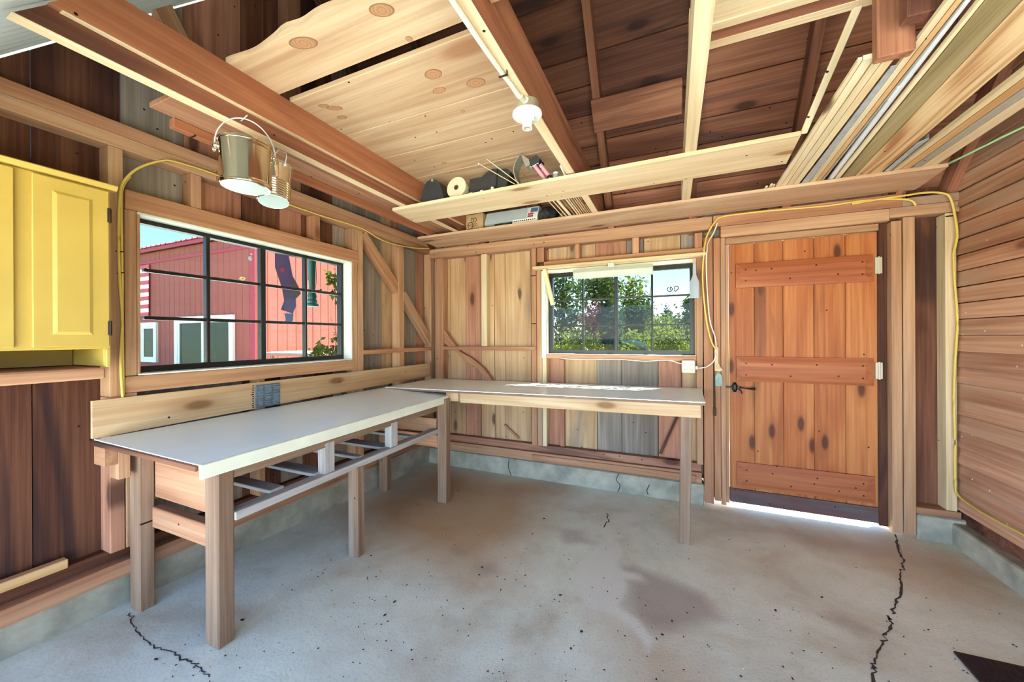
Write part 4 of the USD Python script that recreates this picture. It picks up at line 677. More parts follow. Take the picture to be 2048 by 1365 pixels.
obj(b2, 'body', tr(lathe(prof, 48)), 'steel_polished', smooth=35); obj(b2, 'bottom_disc', tr(lathe([(0, -.001), (.062, -.001), (.064, 0), (0, 0)], 36)), 'pail_bottom', smooth=35)
ee = [tr(ball((.095 * s, 0, .165), .009)) for s in (-1, 1)]
for e in ee: obj(b2, 'ear', e, 'conduit_metal', smooth=True)
cA, cB = ee[0].centroid, ee[1].centroid; top = np.array([-1.80, 1.235, 2.24])
obj(b2, 'handle', tube([cA, cA + [-.004, .0, .05], top + [-.02, 0, -.012], top, top + [.02, 0, -.012], cB + [.01, 0, .05], cB], .0022, 7, 5), 'conduit_metal', smooth=True)

# ------------------------------------------------------------------ things on the near shelf (top at z = 2.25)
ZS = 2.2505
sh = thing('plastic_shroud', 'dark grey plastic shroud with a rounded top at the left end of the near shelf', 'shroud')
obj(sh, 'shell', prism_xz([(-1.655, ZS), (-1.455, ZS), (-1.47, ZS + .04), (-1.50, ZS + .13), (-1.53, ZS + .165), (-1.575, ZS + .175), (-1.615, ZS + .165), (-1.64, ZS + .12), (-1.66, ZS + .03)], 2.195, 2.33), 'black_plastic'); obj(sh, 'rim', tube([(-1.652, 2.192, ZS + .006), (-1.55, 2.188, ZS + .006), (-1.458, 2.192, ZS + .006)], .006, 7, 3), 'black_plastic', smooth=True); obj(sh, 'tab', ball((-1.56, 2.19, ZS + .168), .010, (1, .7, 1.3)), 'grey_plastic', smooth=True)
rl = thing('paper_roll', 'beige paper roll lying on the near shelf with its round end forward', 'roll')
obj(rl, 'roll', at(cat(trimesh.creation.annulus(.018, .075, .16, sections=48)), 0, 0, 0), 'paper_roll', smooth=35, frame=None); rp = stage.GetPrimAtPath(rl + '/roll'); setM(UsdGeom.Mesh(rp), (-1.365, 2.275, ZS + .0752), (1, 0, 0), (0, .12, 1), (0, -1, .12))
obj(rl, 'core', cat(trimesh.creation.annulus(.012, .0178, .164, sections=28), cyl((0, 0, -.07), (0, 0, -.05), .0118, 20)), 'paper_core', smooth=35); setM(UsdGeom.Mesh(stage.GetPrimAtPath(rl + '/core')), (-1.365, 2.275, ZS + .0752), (1, 0, 0), (0, .12, 1), (0, -1, .12))
cs = thing('black_case', 'worn black case with three white clips on the near shelf', 'case')
obj(cs, 'body', prism_xz([(-1.262, ZS + .012), (-1.075, ZS + .012), (-1.06, ZS + .08), (-1.055, ZS + .16), (-1.09, ZS + .165), (-1.13, ZS + .15), (-1.17, ZS + .125), (-1.262, ZS + .125)], 2.20, 2.34), 'black_soft'); obj(cs, 'lid', prism_xz([(-1.07, ZS + .012), (-.99, ZS + .06), (-.965, ZS + .13), (-.985, ZS + .15), (-1.06, ZS + .162)], 2.215, 2.34), 'black_soft')
obj(cs, 'tray', tube([(-1.262, 2.20, ZS + .008), (-1.17, 2.185, ZS + .007), (-1.07, 2.19, ZS + .012), (-.99, 2.21, ZS + .05)], .007, 8, 4), 'black_plastic', smooth=True)
for x, z in ((-1.245, .016), (-1.165, .020), (-1.085, .028)): obj(cs, 'clip', tbox((x - .009, 2.184, ZS + z - .012), (x + .009, 2.2, ZS + z + .012), .002), 'label_white')
obj(cs, 'strap', tube([(-1.262, 2.25, ZS + .07), (-1.285, 2.24, ZS + .075), (-1.30, 2.25, ZS + .06)], .008, 8, 3), 'black_soft', smooth=True)
for p0, p1, l in (((-1.165, 2.15, 2.442), (-.905, 2.15, 2.262), 'lower of two thin pale rods leaning across the black case'), ((-1.135, 2.17, 2.488), (-.885, 2.165, 2.270), 'upper of two thin pale rods leaning across the black case')):
    t = thing('thin_rod', l, 'rod', group='rods across the black case'); obj(t, 'rod', cyl(p0, p1, .0028, 8), 'stick_pale'); obj(t, 'tip', ball(p0, .005), 'label_white', smooth=True)
gb = thing('curved_bracket', 'curved grey plastic blade standing on the near shelf beside the pink handles', 'bracket')
cpts = smoothpath([(-.885, ZS + .002), (-.915, ZS + .06), (-.925, ZS + .12), (-.905, ZS + .17), (-.875, ZS + .205)], 6); cp2 = cpts + [.006, .002]
obj(gb, 'blade', prism_xz(list(map(tuple, cpts)) + list(map(tuple, cp2[::-1])), 2.165, 2.25), 'grey_plastic'); obj(gb, 'flange', prism_xz([(-.875, ZS + .207), (-.822, ZS + .165), (-.815, ZS + .13), (-.842, ZS + .12), (-.860, ZS + .16)], 2.175, 2.24), 'grey_plastic')
br = thing('scrub_brush', 'black deck brush head with two pink handles lying on the near shelf', 'brush')
obj(br, 'head', prism_xz([(-.818, ZS + .155), (-.772, ZS + .185), (-.748, ZS + .155), (-.762, ZS + .125), (-.805, ZS + .118)], 2.175, 2.26), 'black_plastic')
gm = [tube([(-.81 + k * .016, 2.172, ZS + .118 + k * .003), (-.803 + k * .016, 2.170, ZS + .100 + k * .006)], .0015, 5, 0) for k in range(4)] + [tube([(-.806, 2.1715, ZS + .11), (-.757, 2.1715, ZS + .128)], .0015, 5, 0)]
obj(br, 'guard_grid', cat(*gm), 'label_white')
for x in (-.79, -.752): obj(br, 'handle', cyl((x, 2.19, ZS + .125), (x + .075, 2.24, ZS + .016), .013, 14), 'pink_plastic', smooth=35)
rg = thing('black_ring', 'small black ring tool lying between the pink handles and the marker pen', 'ring'); obj(rg, 'ring', at(trimesh.creation.torus(.018, .0065, 24, 10), 0, 0, 0), 'black_soft', smooth=True); setM(UsdGeom.Mesh(stage.GetPrimAtPath(rg + '/ring')), (-.688, 2.19, ZS + .0245), (.8, .6, 0), (0, 0, 1), (.6, -.8, 0))
jr = thing('small_jar', 'small clear jar standing on the near shelf beside the middle joist', 'jar', (-.652, 2.19, ZS)); obj(jr, 'glass', lathe([(0, 0), (.017, 0), (.018, .004), (.018, .036), (.014, .042), (.014, .046), (0, .046)], 22), 'clear_plastic', smooth=35); obj(jr, 'lid', lathe([(0, .046), (.0155, .046), (.0155, .056), (0, .056)], 20), 'label_white', smooth=35)
mk = thing('marker_pen', 'white marker pen with a black tip leaning on the near shelf beside the middle joist', 'marker'); obj(mk, 'barrel', cyl((-.585, 2.20, ZS + .008), (-.628, 2.215, ZS + .105), .0075, 14), 'label_white', smooth=35); obj(mk, 'cap', cyl((-.628, 2.215, ZS + .105), (-.634, 2.217, ZS + .119), .005, 12), 'ink_black', smooth=35); obj(mk, 'clip', cyl((-.570, 2.195, ZS + .006), (-.604, 2.207, ZS + .085), .003, 8), 'grey_plastic')

# ------------------------------------------------------------------ things on the back shelf
cb_ = thing('cardboard_box', 'printed brown cardboard box at the left end of the back shelf', 'box')
obj(cb_, 'carton', tbox((-1.718, 2.925, ZS), (-1.545, 3.18, ZS + .16), .003), 'cardboard')
obj(cb_, 'flap', prism_xz([(-1.72, ZS + .161), (-1.545, ZS + .161), (-1.56, ZS + .172), (-1.70, ZS + .168)], 2.95, 3.1), 'cardboard')
obj(cb_, 'printed_logo', cat(text_on('ID', .040, .0008, (-1.668, 2.9248, ZS + .085), (1, 0, 0), (0, 0, 1)), text_on('HSSD', .026, .0008, (-1.695, 2.9248, ZS + .048), (1, 0, 0), (0, 0, 1)), prism_xz(Point(-1.672, ZS + .06).buffer(.03).difference(Point(-1.672, ZS + .06).buffer(.024)).difference(sbox(-1.8, 2, -1.672, 2.29)), 2.924, 2.9248)), 'ink_black')
obj(cb_, 'printed_line', cat(*[tbox((x, 2.924, ZS + .022), (x + w, 2.9249, ZS + .031), .0002) for x, w in ((-1.706, .012), (-1.691, .018), (-1.670, .010), (-1.655, .016), (-1.636, .008), (-1.622, .014), (-1.603, .014))]), 'ink_black')
cs2 = thing('silver_carton', 'silver-grey carton leaning on the back shelf with a red and blue corner label', 'carton')
A0, A1 = np.array([-1.50, 2.93, ZS + .045]), np.array([-1.08, 2.93, ZS + .045])
obj(cs2, 'carton', prism_yz([(2.955, ZS + .042), (2.93, ZS + .052), (2.985, ZS + .165), (3.10, ZS + .165), (3.10, ZS + .042)], -1.535, -1.035), 'carton_silver')
fz = unit((0, .055, .113)); fo = np.array([-1.535, 2.9295, ZS + .054])
def on_face(u0, u1, w0, w1, m, nm, t=.0012):
    X, Yv = np.array([1., 0, 0]), fz; Zv = np.cross(X, Yv); b = cbox(u1 - u0, w1 - w0, t, .0003); path = uniq(cs2, nm); pm = usdkit.mesh(stage, path, b, MAT[m]); setM(pm, fo + X * (u0 + u1) / 2 + Yv * (w0 + w1) / 2 + Zv * t * .5, X, Yv, Zv)
on_face(.40, .50, .0, .115, 'label_white', 'corner_label'); on_face(.41, .46, .012, .030, 'label_red', 'label_stripe', .002); on_face(.41, .46, .036, .054, 'label_red', 'label_stripe', .002); on_face(.43, .495, .062, .108, 'label_blue', 'label_picture', .002)
bb = thing('black_box', 'flat black box with a white printed label below the silver carton', 'box')
obj(bb, 'box', tbox((-1.43, 2.918, ZS), (-1.135, 3.10, ZS + .040), .003), 'black_plastic'); obj(bb, 'label', tbox((-1.255, 2.914, ZS + .001), (-1.03, 2.918, ZS + .052), .0005), 'label_white'); obj(bb, 'label_backing', tbox((-1.135, 2.918, ZS), (-1.03, 3.05, ZS + .052), .001), 'label_white')
obj(bb, 'label_lettering', cat(*[tbox((-1.243 + .0185 * i, 2.9132, z), (-1.243 + .0185 * i + .012, 2.9141, z + .008), .0002) for z in (ZS + .012, ZS + .033) for i in range(11) if not (z < ZS + .02 and i in (0, 6))]), 'ink_black'); obj(bb, 'number', text_on('11', .02, .0008, (-1.345, 2.9178, ZS + .011), (1, 0, 0), (0, 0, 1)), 'grey_plastic')
def lump(c, r, seed, sub=3, amp=.35):
    m = trimesh.creation.icosphere(sub, 1.0); v = np.array(m.vertices); v *= 1 + amp * (meshkit.fbm(v * 1.7 + 5, 3, seed)[:, None] - .5) * 2; v *= r; v[:, 2] = np.maximum(v[:, 2], -r[2] * .72); return trimesh.Trimesh(v + c, m.faces, process=False)
tag(obj('/World', 'plastic_bag', lump((-.975, 3.03, ZS + .066), np.array([.085, .09, .09]), 3), 'black_soft', smooth=30), 'crumpled black plastic bag right of the silver carton', 'bag'); tag(obj('/World', 'paper_bag', lump((-.835, 3.06, ZS + .045), np.array([.055, .07, .06]), 8), 'bag_brown', smooth=20), 'crumpled brown bag wedged beside the black bag on the back shelf', 'bag')
sx = [(-.795, .008, .004, 'stick_pale'), (-.765, .010, .006, 'stick_pale'), (-.735, .022, .012, 'stick_pale'), (-.70, .012, .012, 'frame_red'), (-.675, .012, .008, 'stick_pale'), (-.658, .009, .012, 'stick_pale'), (-.640, .010, .010, 'stick_orange'), (-.622, .008, .014, 'shelf_red'), (-.606, .008, .012, 'stick_orange'), (-.590, .008, .014, 'shelf_red'), (-.575, .007, .012, 'stick_orange')]
ORD = ['leftmost', 'second', 'third', 'fourth', 'fifth', 'sixth', 'seventh', 'eighth', 'ninth', 'tenth', 'rightmost']
ML = [('pale' if m == 'stick_pale' else 'brown') + f' wooden moulding strip bridging the two shelves, {o}' + ('' if 'most' in o else ' from the left') for o, (x, w, t, m) in zip(ORD, sx)]
for k, (x, w, t, m) in enumerate(sx):
    tag(bar('/World', 'moulding_stick', (x, 2.30, ZS + t / 2 + .0004), (x, 3.19, ZS + t / 2 + .0004), t, w, m), ML[k], 'stick', 'moulding strips bridging the shelves')

# ------------------------------------------------------------------ lumber lying on the back shelf, right
ZL = 2.2503
LU = [('lumber_strip', .606, .634, .594, .610, 1.656, .012, 'stick_pale', 'leftmost thin pale strip of the overhead lumber'), ('lumber_strip', .634, .662, .611, .642, 1.656, .016, 'stick_pale', 'second thin pale strip from the left in the overhead lumber'), ('lumber_strip', .663, .694, .646, .674, 1.656, .018, 'stick_pale', 'third pale strip from the left in the overhead lumber'), ('lumber_strip', .695, .728, .675, .707, 1.656, .022, 'stick_pale', 'wide pale strip just left of the galvanized metal strip'),
      ('lumber_strip', .783, .811, .738, .761, 1.32, .014, 'stick_pale', 'pale strip just right of the galvanized metal strip'), ('lumber_strip', .812, .837, .7625, .782, 1.32, .02, 'stick_orange', 'yellowish strip second left of the metal conduit'), ('lumber_strip', .839, .853, .785, .793, 1.32, .012, 'stick_grey', 'thin grey strip directly left of the metal conduit'),
      ('lumber_strip', .911, .933, .834, .849, 1.32, .016, 'stick_pale', 'thin pale strip directly right of the metal conduit'), ('lumber_plank', .944, 1.000, .853, .936, 1.32, .020, 'stick_olive', 'dark olive stained plank in the overhead lumber'), ('lumber_plank', 1.003, 1.122, .939, 1.085, 1.32, .022, 'fir_cathedral', 'wide fir plank with arched grain in the overhead lumber'),
      ('lumber_strip', 1.172, 1.197, 1.160, 1.193, 1.32, .018, 'stick_pale', 'bright pale strip right of the short metal angle'), ('lumber_plank', 1.199, 1.239, 1.198, 1.240, 1.32, .016, 'stick_orange', 'orange-brown plank right of the bright pale strip'), ('lumber_plank', 1.242, 1.284, 1.246, 1.288, 1.32, .024, 'stick_grey', 'grey weathered plank second from the right in the overhead lumber'), ('lumber_plank', 1.288, 1.356, 1.293, 1.348, 1.32, .030, 'shelf_pine', 'outermost right pine plank of the overhead lumber')]
for nm, a, b, c, d, ye, t, m, lab in LU:
    L = lambda p, q, y: p + (q - p) * (2.895 - y) / 1.0
    cc = [.02 * RNG.random() for _ in range(2)]
    p = obj('/World', nm, prism_xy([(L(a, c, 3.24 - cc[0]) + .0008, 3.24 - cc[0]), (L(a, c, ye + cc[1]) + .0008, ye + cc[1]), (L(b, d, ye + cc[1]) - .0008, ye + cc[1]), (L(b, d, 3.24 - cc[0]) - .0008, 3.24 - cc[0])], ZL, ZL + t), m, frame=((a, 2.4, ZL), (0, 1, 0), (-1, 0, 0), (0, 0, 1)))
    tag(p, lab, 'lumber', 'lumber stored overhead')
tag(obj('/World', 'metal_strip', prism_xy([(.742, 3.20), (.735, 2.65), (.712, 1.74), (.730, 1.74), (.772, 2.65), (.779, 3.2)], ZL, ZL + .003), 'galvanized'), 'flat galvanized metal strip among the overhead lumber', 'metal strip')
cd = thing('metal_conduit', 'long bare metal conduit pipe lying among the overhead lumber', 'conduit'); obj(cd, 'pipe', tube([(.925, 3.25, ZL + .0145), (.894, 2.89, ZL + .0145), (.811, 1.92, ZL + .0145), (.760, 1.32, ZL + .0145)], .0135, 16, 3), 'conduit_metal', smooth=True); obj(cd, 'coupling', cyl((.8045, 1.90, ZL + .0145), (.8115, 1.99, ZL + .0145), .0142, 16), 'conduit_metal', smooth=35)
tag(obj('/World', 'metal_angle', cat(prism_xy([(1.131, 3.23), (1.131, 2.88), (1.112, 2.48), (1.136, 2.44), (1.146, 2.46), (1.158, 2.9), (1.16, 3.23)], ZL, ZL + .003), prism_xy([(1.156, 3.23), (1.156, 2.9), (1.143, 2.47), (1.146, 2.46), (1.159, 2.9), (1.16, 3.23)], ZL, ZL + .03)), 'galvanized'), 'short galvanized metal angle with a rounded end in the overhead lumber', 'metal angle')
tag(bar('/World', 'slanting_batten', (.574, 2.172, 2.263), (.616, 1.585, 2.520), .028, .012, 'stick_pale', up=(1, 0, 0)), 'thin pale batten slanting from the near shelf end up to the cross pieces', 'batten')
for k, (x, w) in enumerate(((.578, .012), (.594, .010), (.556, .014))): tag(bar('/World', 'splintered_offcut', (x, 2.80 + .015 * k, ZL + .008), (x - .012, 3.1, ZL + .008), .012, w, 'stick_pale'), ['short splintered pale offcut at the left of the overhead lumber, middle one', 'short splintered pale offcut at the left of the overhead lumber, right one', 'short splintered pale offcut at the left of the overhead lumber, left one'][k], 'offcut', 'splintered offcuts')
tag(bar('/World', 'short_offcut', (1.025, 2.84, 2.2555 + .022), (1.05, 3.0, 2.2555 + .022), .006, .03, 'stick_pale', up=(0, 0, 1)), 'small pale offcut lying on the back shelf between the fir plank and the metal angle', 'offcut')

# ------------------------------------------------------------------ floor mat
fm = thing('floor_mat', 'dark brown ribbed rubber mat on the floor at the lower right', 'mat')
ma = [(1.045, 2.105), (1.036, 1.2), (1.66, 1.2), (1.50, 2.11), (1.243, 2.112)]
obj(fm, 'base', prism_xy(ma, .003, .009), 'mat_brown'); obj(fm, 'ribs', cat(*[tbox((1.05 + .012 * i, 1.22, .009), (1.055 + .012 * i, 2.09 - .0, .0115), .0008) for i in range(36)]), 'mat_brown', kind='stuff')

# ================================================================== OUTSIDE
bn = thing('barn', 'red board-sided barn with white window frames seen through the left window', 'building')
BX, BY = -11.0, 6.86
for i in range(30): x = BX - .3 * i; board(bn, 'front_board', (x - .297, BY, -.05), (x - .003, BY + .03, 4.32), 'barn_red', ch=.008, jit=0, grain=2)
for i in range(26): y = BY + .04 + .3 * i; board(bn, 'side_board', (BX - .03, y, -.05), (BX, y + .294, 4.32 + .4 * 0), 'barn_red', ch=.008, jit=0, grain=2)
board(bn, 'core', (-20, BY + .035, -.05), (BX - .035, BY + 8, 4.25), 'barn_trim', jit=0); board(bn, 'corner_trim', (BX - .22, BY - .03, 0), (BX + .004, BY - .002, 4.3), 'barn_trim', jit=0); board(bn, 'band', (-20, BY - .03, 3.93), (BX - .225, BY - .002, 4.03), 'barn_trim', jit=0); board(bn, 'fascia', (-20.2, BY - .16, 4.30), (BX + .15, BY - .13, 4.42), 'barn_trim', jit=0)
xs = np.linspace(-20.3, BX + .2, 200); V = []
for y, z in ((BY - .2, 4.43), (BY + 4, 5.3), (BY + 8.2, 4.43)):
    for x in xs: V.append((x, y, z + (.05 if (x / .3) % 1 < .15 else 0)))
n = len(xs); obj(bn, 'roof', (np.array(V), np.array([[j * n + i, j * n + i + 1, (j + 1) * n + i + 1, (j + 1) * n + i] for j in range(2) for i in range(n - 1)])), 'barn_trim')
def bwin(x0, x1, z0, z1, nm, split):
    w = obj(bn, nm, prism_xz(ring(x0, x1, z0, z1, .16, .16, .1, .12), BY - .07, BY - .002), 'barn_white')
    for k, (a, b) in enumerate(((x0 + .16, split), (split, x1 - .16))):
        usdkit.mesh(stage, uniq(w, 'sash'), prism_xz(ring(a, b, z0 + .1, z1 - .12, .1, .1, .08, .09), BY - .05 + .015 * k, BY - .003), MAT['barn_white'])
        usdkit.mesh(stage, uniq(w, 'glass'), tbox((a + .09, BY - .02, z0 + .17), (b - .09, BY - .012, z1 - .2), .001), MAT['barn_glass'])
bwin(-15.1, -11.97, .05, 2.02, 'patio_door', -13.5); bwin(-18.4, -16.22, .50, 1.88, 'window', -17.2)
fg = thing('flag', 'red and white striped flag hanging on the barn front', 'flag')
for i in range(13): tag_ = board(fg, 'stripe', (-18.6, BY - .06, 2.10 + .1385 * i), (-16.72 + .003 * i, BY - .045, 2.10 + .1385 * (i + 1)), 'flag_red' if i % 2 == 0 else 'flag_white', ch=.001, jit=0)
tb = thing('stone_table', 'pale tile-topped outdoor table in front of the barn', 'table')
for i in range(4):
    for j in range(3): board(tb, 'tile', (-8.1 + .4 * i, 5.25 + .27 * j, .985), (-8.1 + .4 * i + .392, 5.25 + .27 * j + .262, 1.01), 'table_stone', ch=.004, jit=0)
board(tb, 'frame', (-8.12, 5.23, .93), (-6.48, 6.08, .984), 'table_frame', jit=0)
for x in (-8.05, -6.6):
    for y in (5.3, 5.98): board(tb, 'leg', (x, y, -.07), (x + .08, y + .06, .93), 'table_frame', jit=0)
orn = thing('hanging_ornament', 'dark purple winged ornament hanging outside the left window', 'ornament', (-2.83, 2.02, 0), 0)
def og(poly, y0, y1, nm, mt):
    m = prism_xz(poly, y0, y1); v = np.array(m.vertices); a = .62; c_, s_ = math.cos(a), math.sin(a)
    obj(orn, nm, trimesh.Trimesh(np.c_[v[:, 0] * c_ - v[:, 1] * s_, v[:, 0] * s_ + v[:, 1] * c_, v[:, 2]], m.faces, process=False), mt)
og([(-.095, 1.99), (.0, 1.98), (.04, 1.74), (.055, 1.56), (.03, 1.50), (-.055, 1.53), (-.03, 1.60), (-.045, 1.70), (-.095, 1.87)], -.006, .006, 'wing', 'ornament_purple'); og([(.035, 1.80), (.075, 1.72), (.095, 1.66), (.06, 1.62), (.035, 1.64)], -.02, -.008, 'wing', 'ornament_brown'); og([(-.03, 1.50), (.035, 1.50), (.03, 1.44), (-.005, 1.415), (-.035, 1.42), (-.02, 1.45)], -.004, .004, 'tail', 'ornament_blue'); og([(-.055, 1.86), (-.022, 1.865), (-.022, 1.835), (-.055, 1.83)], -.009, -.006, 'patch', 'ornament_red')
obj(orn, 'hanging_wire', cyl((-.03, 0, 1.95), (-.03, 0, 2.18), .002, 6), 'iron_dark'); obj(orn, 'bracket', cyl((-.03, 0, 2.18), (.36, .1, 2.20), .006, 6), 'iron_dark')
fd = thing('bird_feeder', 'green tube feeder with a red top hanging outside the left window', 'feeder', (-2.72, 2.145, 0))
obj(fd, 'tube', lathe([(0, 1.70), (.022, 1.70), (.030, 1.95), (.026, 1.98), (0, 1.98)], 20), 'feeder_green', smooth=35); obj(fd, 'base', lathe([(0, 1.56), (.05, 1.562), (.052, 1.575), (.035, 1.59), (.040, 1.605), (.03, 1.625), (.036, 1.64), (.022, 1.70), (0, 1.70)], 24), 'feeder_green', smooth=35); obj(fd, 'perch', cat(cyl((-.05, 0, 1.69), (.075, .02, 1.695), .004, 6), ball((.078, .02, 1.695), .008)), 'iron_dark'); obj(fd, 'rib', prism_xz([(-.045, 1.95), (-.03, 1.98), (-.025, 1.80), (-.04, 1.78)], -.01, .01), 'ornament_red'); obj(fd, 'wire', tube([(.035, 0, 1.70), (.05, 0, 1.78), (.04, 0, 1.98), (0, 0, 2.16)], .0018, 5, 4), 'iron_dark'); obj(fd, 'bracket', cyl((0, 0, 2.16), (.28, .0, 2.18), .006, 6), 'iron_dark')
fw = thing('flower_sticker', 'small cream flower sticker on a left window pane', 'sticker')
obj(fw, 'petals', cat(*[ball((-2.4185, 1.43 + .011 * math.cos(t) * (1 + .4 * (k % 2)), 1.668 + .008 * math.sin(t)), .006, (.2, 1, .8), 1) for k, t in enumerate(np.linspace(0, 2 * math.pi, 9, endpoint=False))]), 'flower_cream', smooth=True)
sc = thing('suction_cup', 'small clear suction cup on a left window pane', 'suction cup'); obj(sc, 'cup', cat(ball((-2.416, 1.474, 1.80), .011, (.35, 1, 1.4)), ball((-2.410, 1.478, 1.827), .006)), 'clear_plastic', smooth=True)

def leaves(c, r, n, size, seed, shell=.55, clump=26, flat=1.0):
    g = np.random.default_rng(seed); cc = g.normal(0, 1, (clump, 3)); cc /= np.linalg.norm(cc, axis=1, keepdims=True); cc *= (shell + (1 - shell) * g.random((clump, 1))); k = g.integers(0, clump, n)
    p = (cc[k] + g.normal(0, .19, (n, 3))) * r + c
    a = g.normal(0, 1, (n, 3)); a /= np.linalg.norm(a, axis=1, keepdims=True); b = np.cross(a, g.normal(0, 1, (n, 3))); b /= np.linalg.norm(b, axis=1, keepdims=True)
    s = size * g.uniform(.6, 1.3, (n, 1)); a = a * s; b = b * s * .55
    v = np.stack([p - a, p + b, p + a, p - b], 1).reshape(-1, 3); q = np.arange(4 * n).reshape(n, 4); return v, q
def plant(name, label, cat_, c, r, n, size, leaf, seed, trunk=None, group=None, clump=26, shell=.5):
    t = thing(name, label, cat_, group=group); obj(t, 'crown', leaves(np.array(c, float), np.array(r, float), n, size, seed, shell, clump), leaf, kind='stuff')
    if trunk:
        g = np.random.default_rng(seed + 50); base = np.array(trunk[0]); tips = np.array(c); obj(t, 'trunk', tube([base, base * .6 + tips * .4 + g.normal(0, .05, 3), tips], [trunk[1], trunk[1] * .6], 7, 4), 'bark', smooth=True)
        for _ in range(trunk[2] if len(trunk) > 2 else 4):
            f = g.uniform(.35, .9); s0 = base + (tips - base) * f; e = tips + np.array(r) * g.normal(0, .5, 3); obj(t, 'branch', tube([s0, (s0 + e) / 2 + g.normal(0, .08, 3), e], [trunk[1] * .35, trunk[1] * .1], 5, 3), 'bark', smooth=True)
    return t
P_ = lambda d, x, z: np.array([d * (-.398 + .9175 * (x - 1024) / 742), d * (.9175 + .398 * (x - 1024) / 742), z])
plant('broadleaf_tree', 'dense green leafy tree filling the left panes of the back window', 'tree', P_(9, 1125, 2.1), (1.0, .9, 1.9), 3000, .062, 'leaf_green', 1, (P_(9.2, 1140, 0), .07, 8), clump=80, shell=.3)
plant('broadleaf_bush', 'low tangle of green bushes at the bottom left of the back window', 'bush', P_(8, 1170, .75), (1.2, .8, .75), 3600, .05, 'leaf_yellow', 2, clump=60, shell=.3)
iv = plant('ivy_tree', 'dark ivy-covered tree trunk in the middle of the back window', 'tree', P_(7.5, 1222, 1.5), (.20, .20, .75), 2400, .04, 'leaf_ivy', 3, (P_(7.5, 1222, -.1), .085, 2), clump=50, shell=.4)
obj(iv, 'upper_trunk', tube([P_(7.5, 1222, 1.0), P_(7.5, 1220, 2.2), P_(7.5, 1221, 4.2)], [.10, .07], 10, 5), 'bark', smooth=True)
for k, (dx_, dz) in enumerate(((-30, .35), (-38, .1), (-25, -.05), (26, .3), (38, .15))): obj(iv, 'limb', tube([P_(7.5, 1220, 2.1 + .14 * k), P_(7.4, 1220 + dx_ * .5, 2.2 + .14 * k), P_(7.3, 1220 + dx_, 2.1 + .14 * k + dz)], [.03, .012], 7, 4), 'bark', smooth=True)
obj(iv, 'limb_leaves', leaves(P_(7.4, 1200, 2.25), np.array([.5, .4, .3]), 900, .05, 33, .3, 30), 'leaf_green', kind='stuff')
plant('purple_shrub', 'reddish purple leafed shrub left of the ivy tree', 'bush', P_(7.8, 1190, 1.72), (.33, .3, .32), 1300, .035, 'leaf_red', 4, (P_(7.9, 1205, 0), .025, 3), clump=24)
plant('slender_tree', 'slender open tree right of the ivy tree in the back window', 'tree', P_(13, 1272, 2.3), (.75, .7, 1.25), 1700, .07, 'leaf_yellow', 5, (P_(13, 1285, 0), .06, 10), clump=34, shell=.3)
plant('broadleaf_tree', 'bushy green tree behind the centre mullion of the back window', 'tree', P_(12, 1268, 1.9), (.62, .6, .72), 2600, .06, 'leaf_green', 6, (P_(12, 1268, 0), .05, 4), clump=36, shell=.3)
plant('yellow_bush', 'sunlit yellow-green bush at the lower right of the back window', 'bush', P_(8.5, 1352, .95), (.62, .55, .66), 3600, .042, 'leaf_yellow', 7, clump=50, shell=.35)
plant('hazel_bush', 'sunlit green bush below the centre panes of the back window', 'bush', P_(11, 1268, .95), (.75, .6, .55), 2600, .05, 'leaf_yellow', 8, clump=40, shell=.35)
plant('twig_branch', 'leafy branch reaching in at the right edge of the back window', 'branch', P_(7, 1381, 1.78), (.22, .2, .26), 500, .04, 'leaf_green', 9, (P_(7, 1395, 0), .03, 3), clump=14)
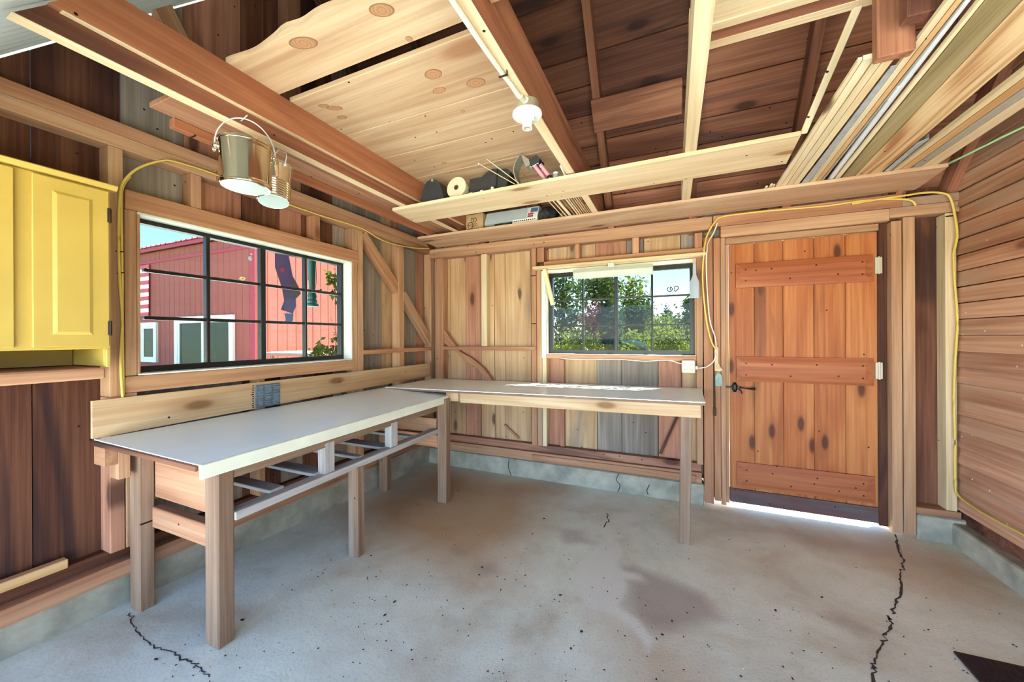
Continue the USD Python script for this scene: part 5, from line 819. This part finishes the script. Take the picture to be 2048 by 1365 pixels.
for k, (x, z) in enumerate(((1380, 3.6), (1372, 3.4))): tag(obj('/World', 'bare_twig', tube([P_(7, 1388, 1.9), P_(7, 1382, 2.4), P_(7, x - 4, z)], [.008, .002], 5, 4), 'bark', smooth=True), ['thin bare twig against the sky in the top right pane, right one', 'thin bare twig against the sky in the top right pane, left one'][k], 'twig')
HL = [f'distant tree in the far tree line, {o}' for o in ('leftmost, hidden near the ivy trunk', 'second from the left', 'third from the left', 'fourth from the left', 'fourth from the right', 'third from the right', 'second from the right', 'rightmost, at the window edge')]
for k in range(8):
    d = 44 + 4 * (k % 2); x = 1200 + 27 * k; g = np.random.default_rng(100 + k)
    plant('hedge_tree', HL[k], 'tree', P_(d, x, 1.6), (2.2, 2.0, 2.0 + g.uniform(-.3, .5)), 1100, .22, 'leaf_yellow' if k % 3 else 'leaf_green', 100 + k, group='far tree line', clump=30, shell=.3)
plant('conifer', 'small dark pointed conifer rising above the far tree line', 'tree', P_(50, 1335, 3.4), (.6, .6, 1.7), 900, .2, 'leaf_dark', 140, (P_(50, 1335, 0), .15, 0), clump=30)
def hump(c, r, seed): m = trimesh.creation.icosphere(3, 1.0); v = np.array(m.vertices); v *= 1 + .25 * (meshkit.fbm(v * 2 + 3, 3, seed)[:, None] - .5); return trimesh.Trimesh(v * r + c, m.faces, process=False)
tag(obj('/World', 'tarp_mound', hump(P_(10, 1262, .98), np.array([.45, .35, .22]), 5), 'tarp_teal', smooth=True), 'dark teal tarpaulin heap among the bushes in the back window', 'tarp')
tag(obj('/World', 'shrub_stump', cat(hump(P_(9.2, 1322, 1.05), np.array([.10, .12, .22]), 6), tube([P_(9.2, 1318, .9), P_(9.2, 1312, .6), P_(9.2, 1318, -.1)], [.04, .03], 8, 4)), 'tarp_blue', smooth=True), 'dark blue covered object beside the yellow bush', 'cover')
plant('window_vine', 'leafy vine at the right edge outside the left window, lower cluster', 'vine', (-2.80, 2.42, 1.22), (.16, .15, .17), 420, .026, 'leaf_yellow', 12, ((-2.85, 2.5, -.1), .012, 3), clump=20)
plant('window_vine', 'leafy vine spray at the upper right outside the left window', 'vine', (-2.82, 2.46, 1.78), (.09, .1, .14), 130, .028, 'leaf_yellow', 13, ((-2.84, 2.5, 1.3), .006, 2), clump=12)
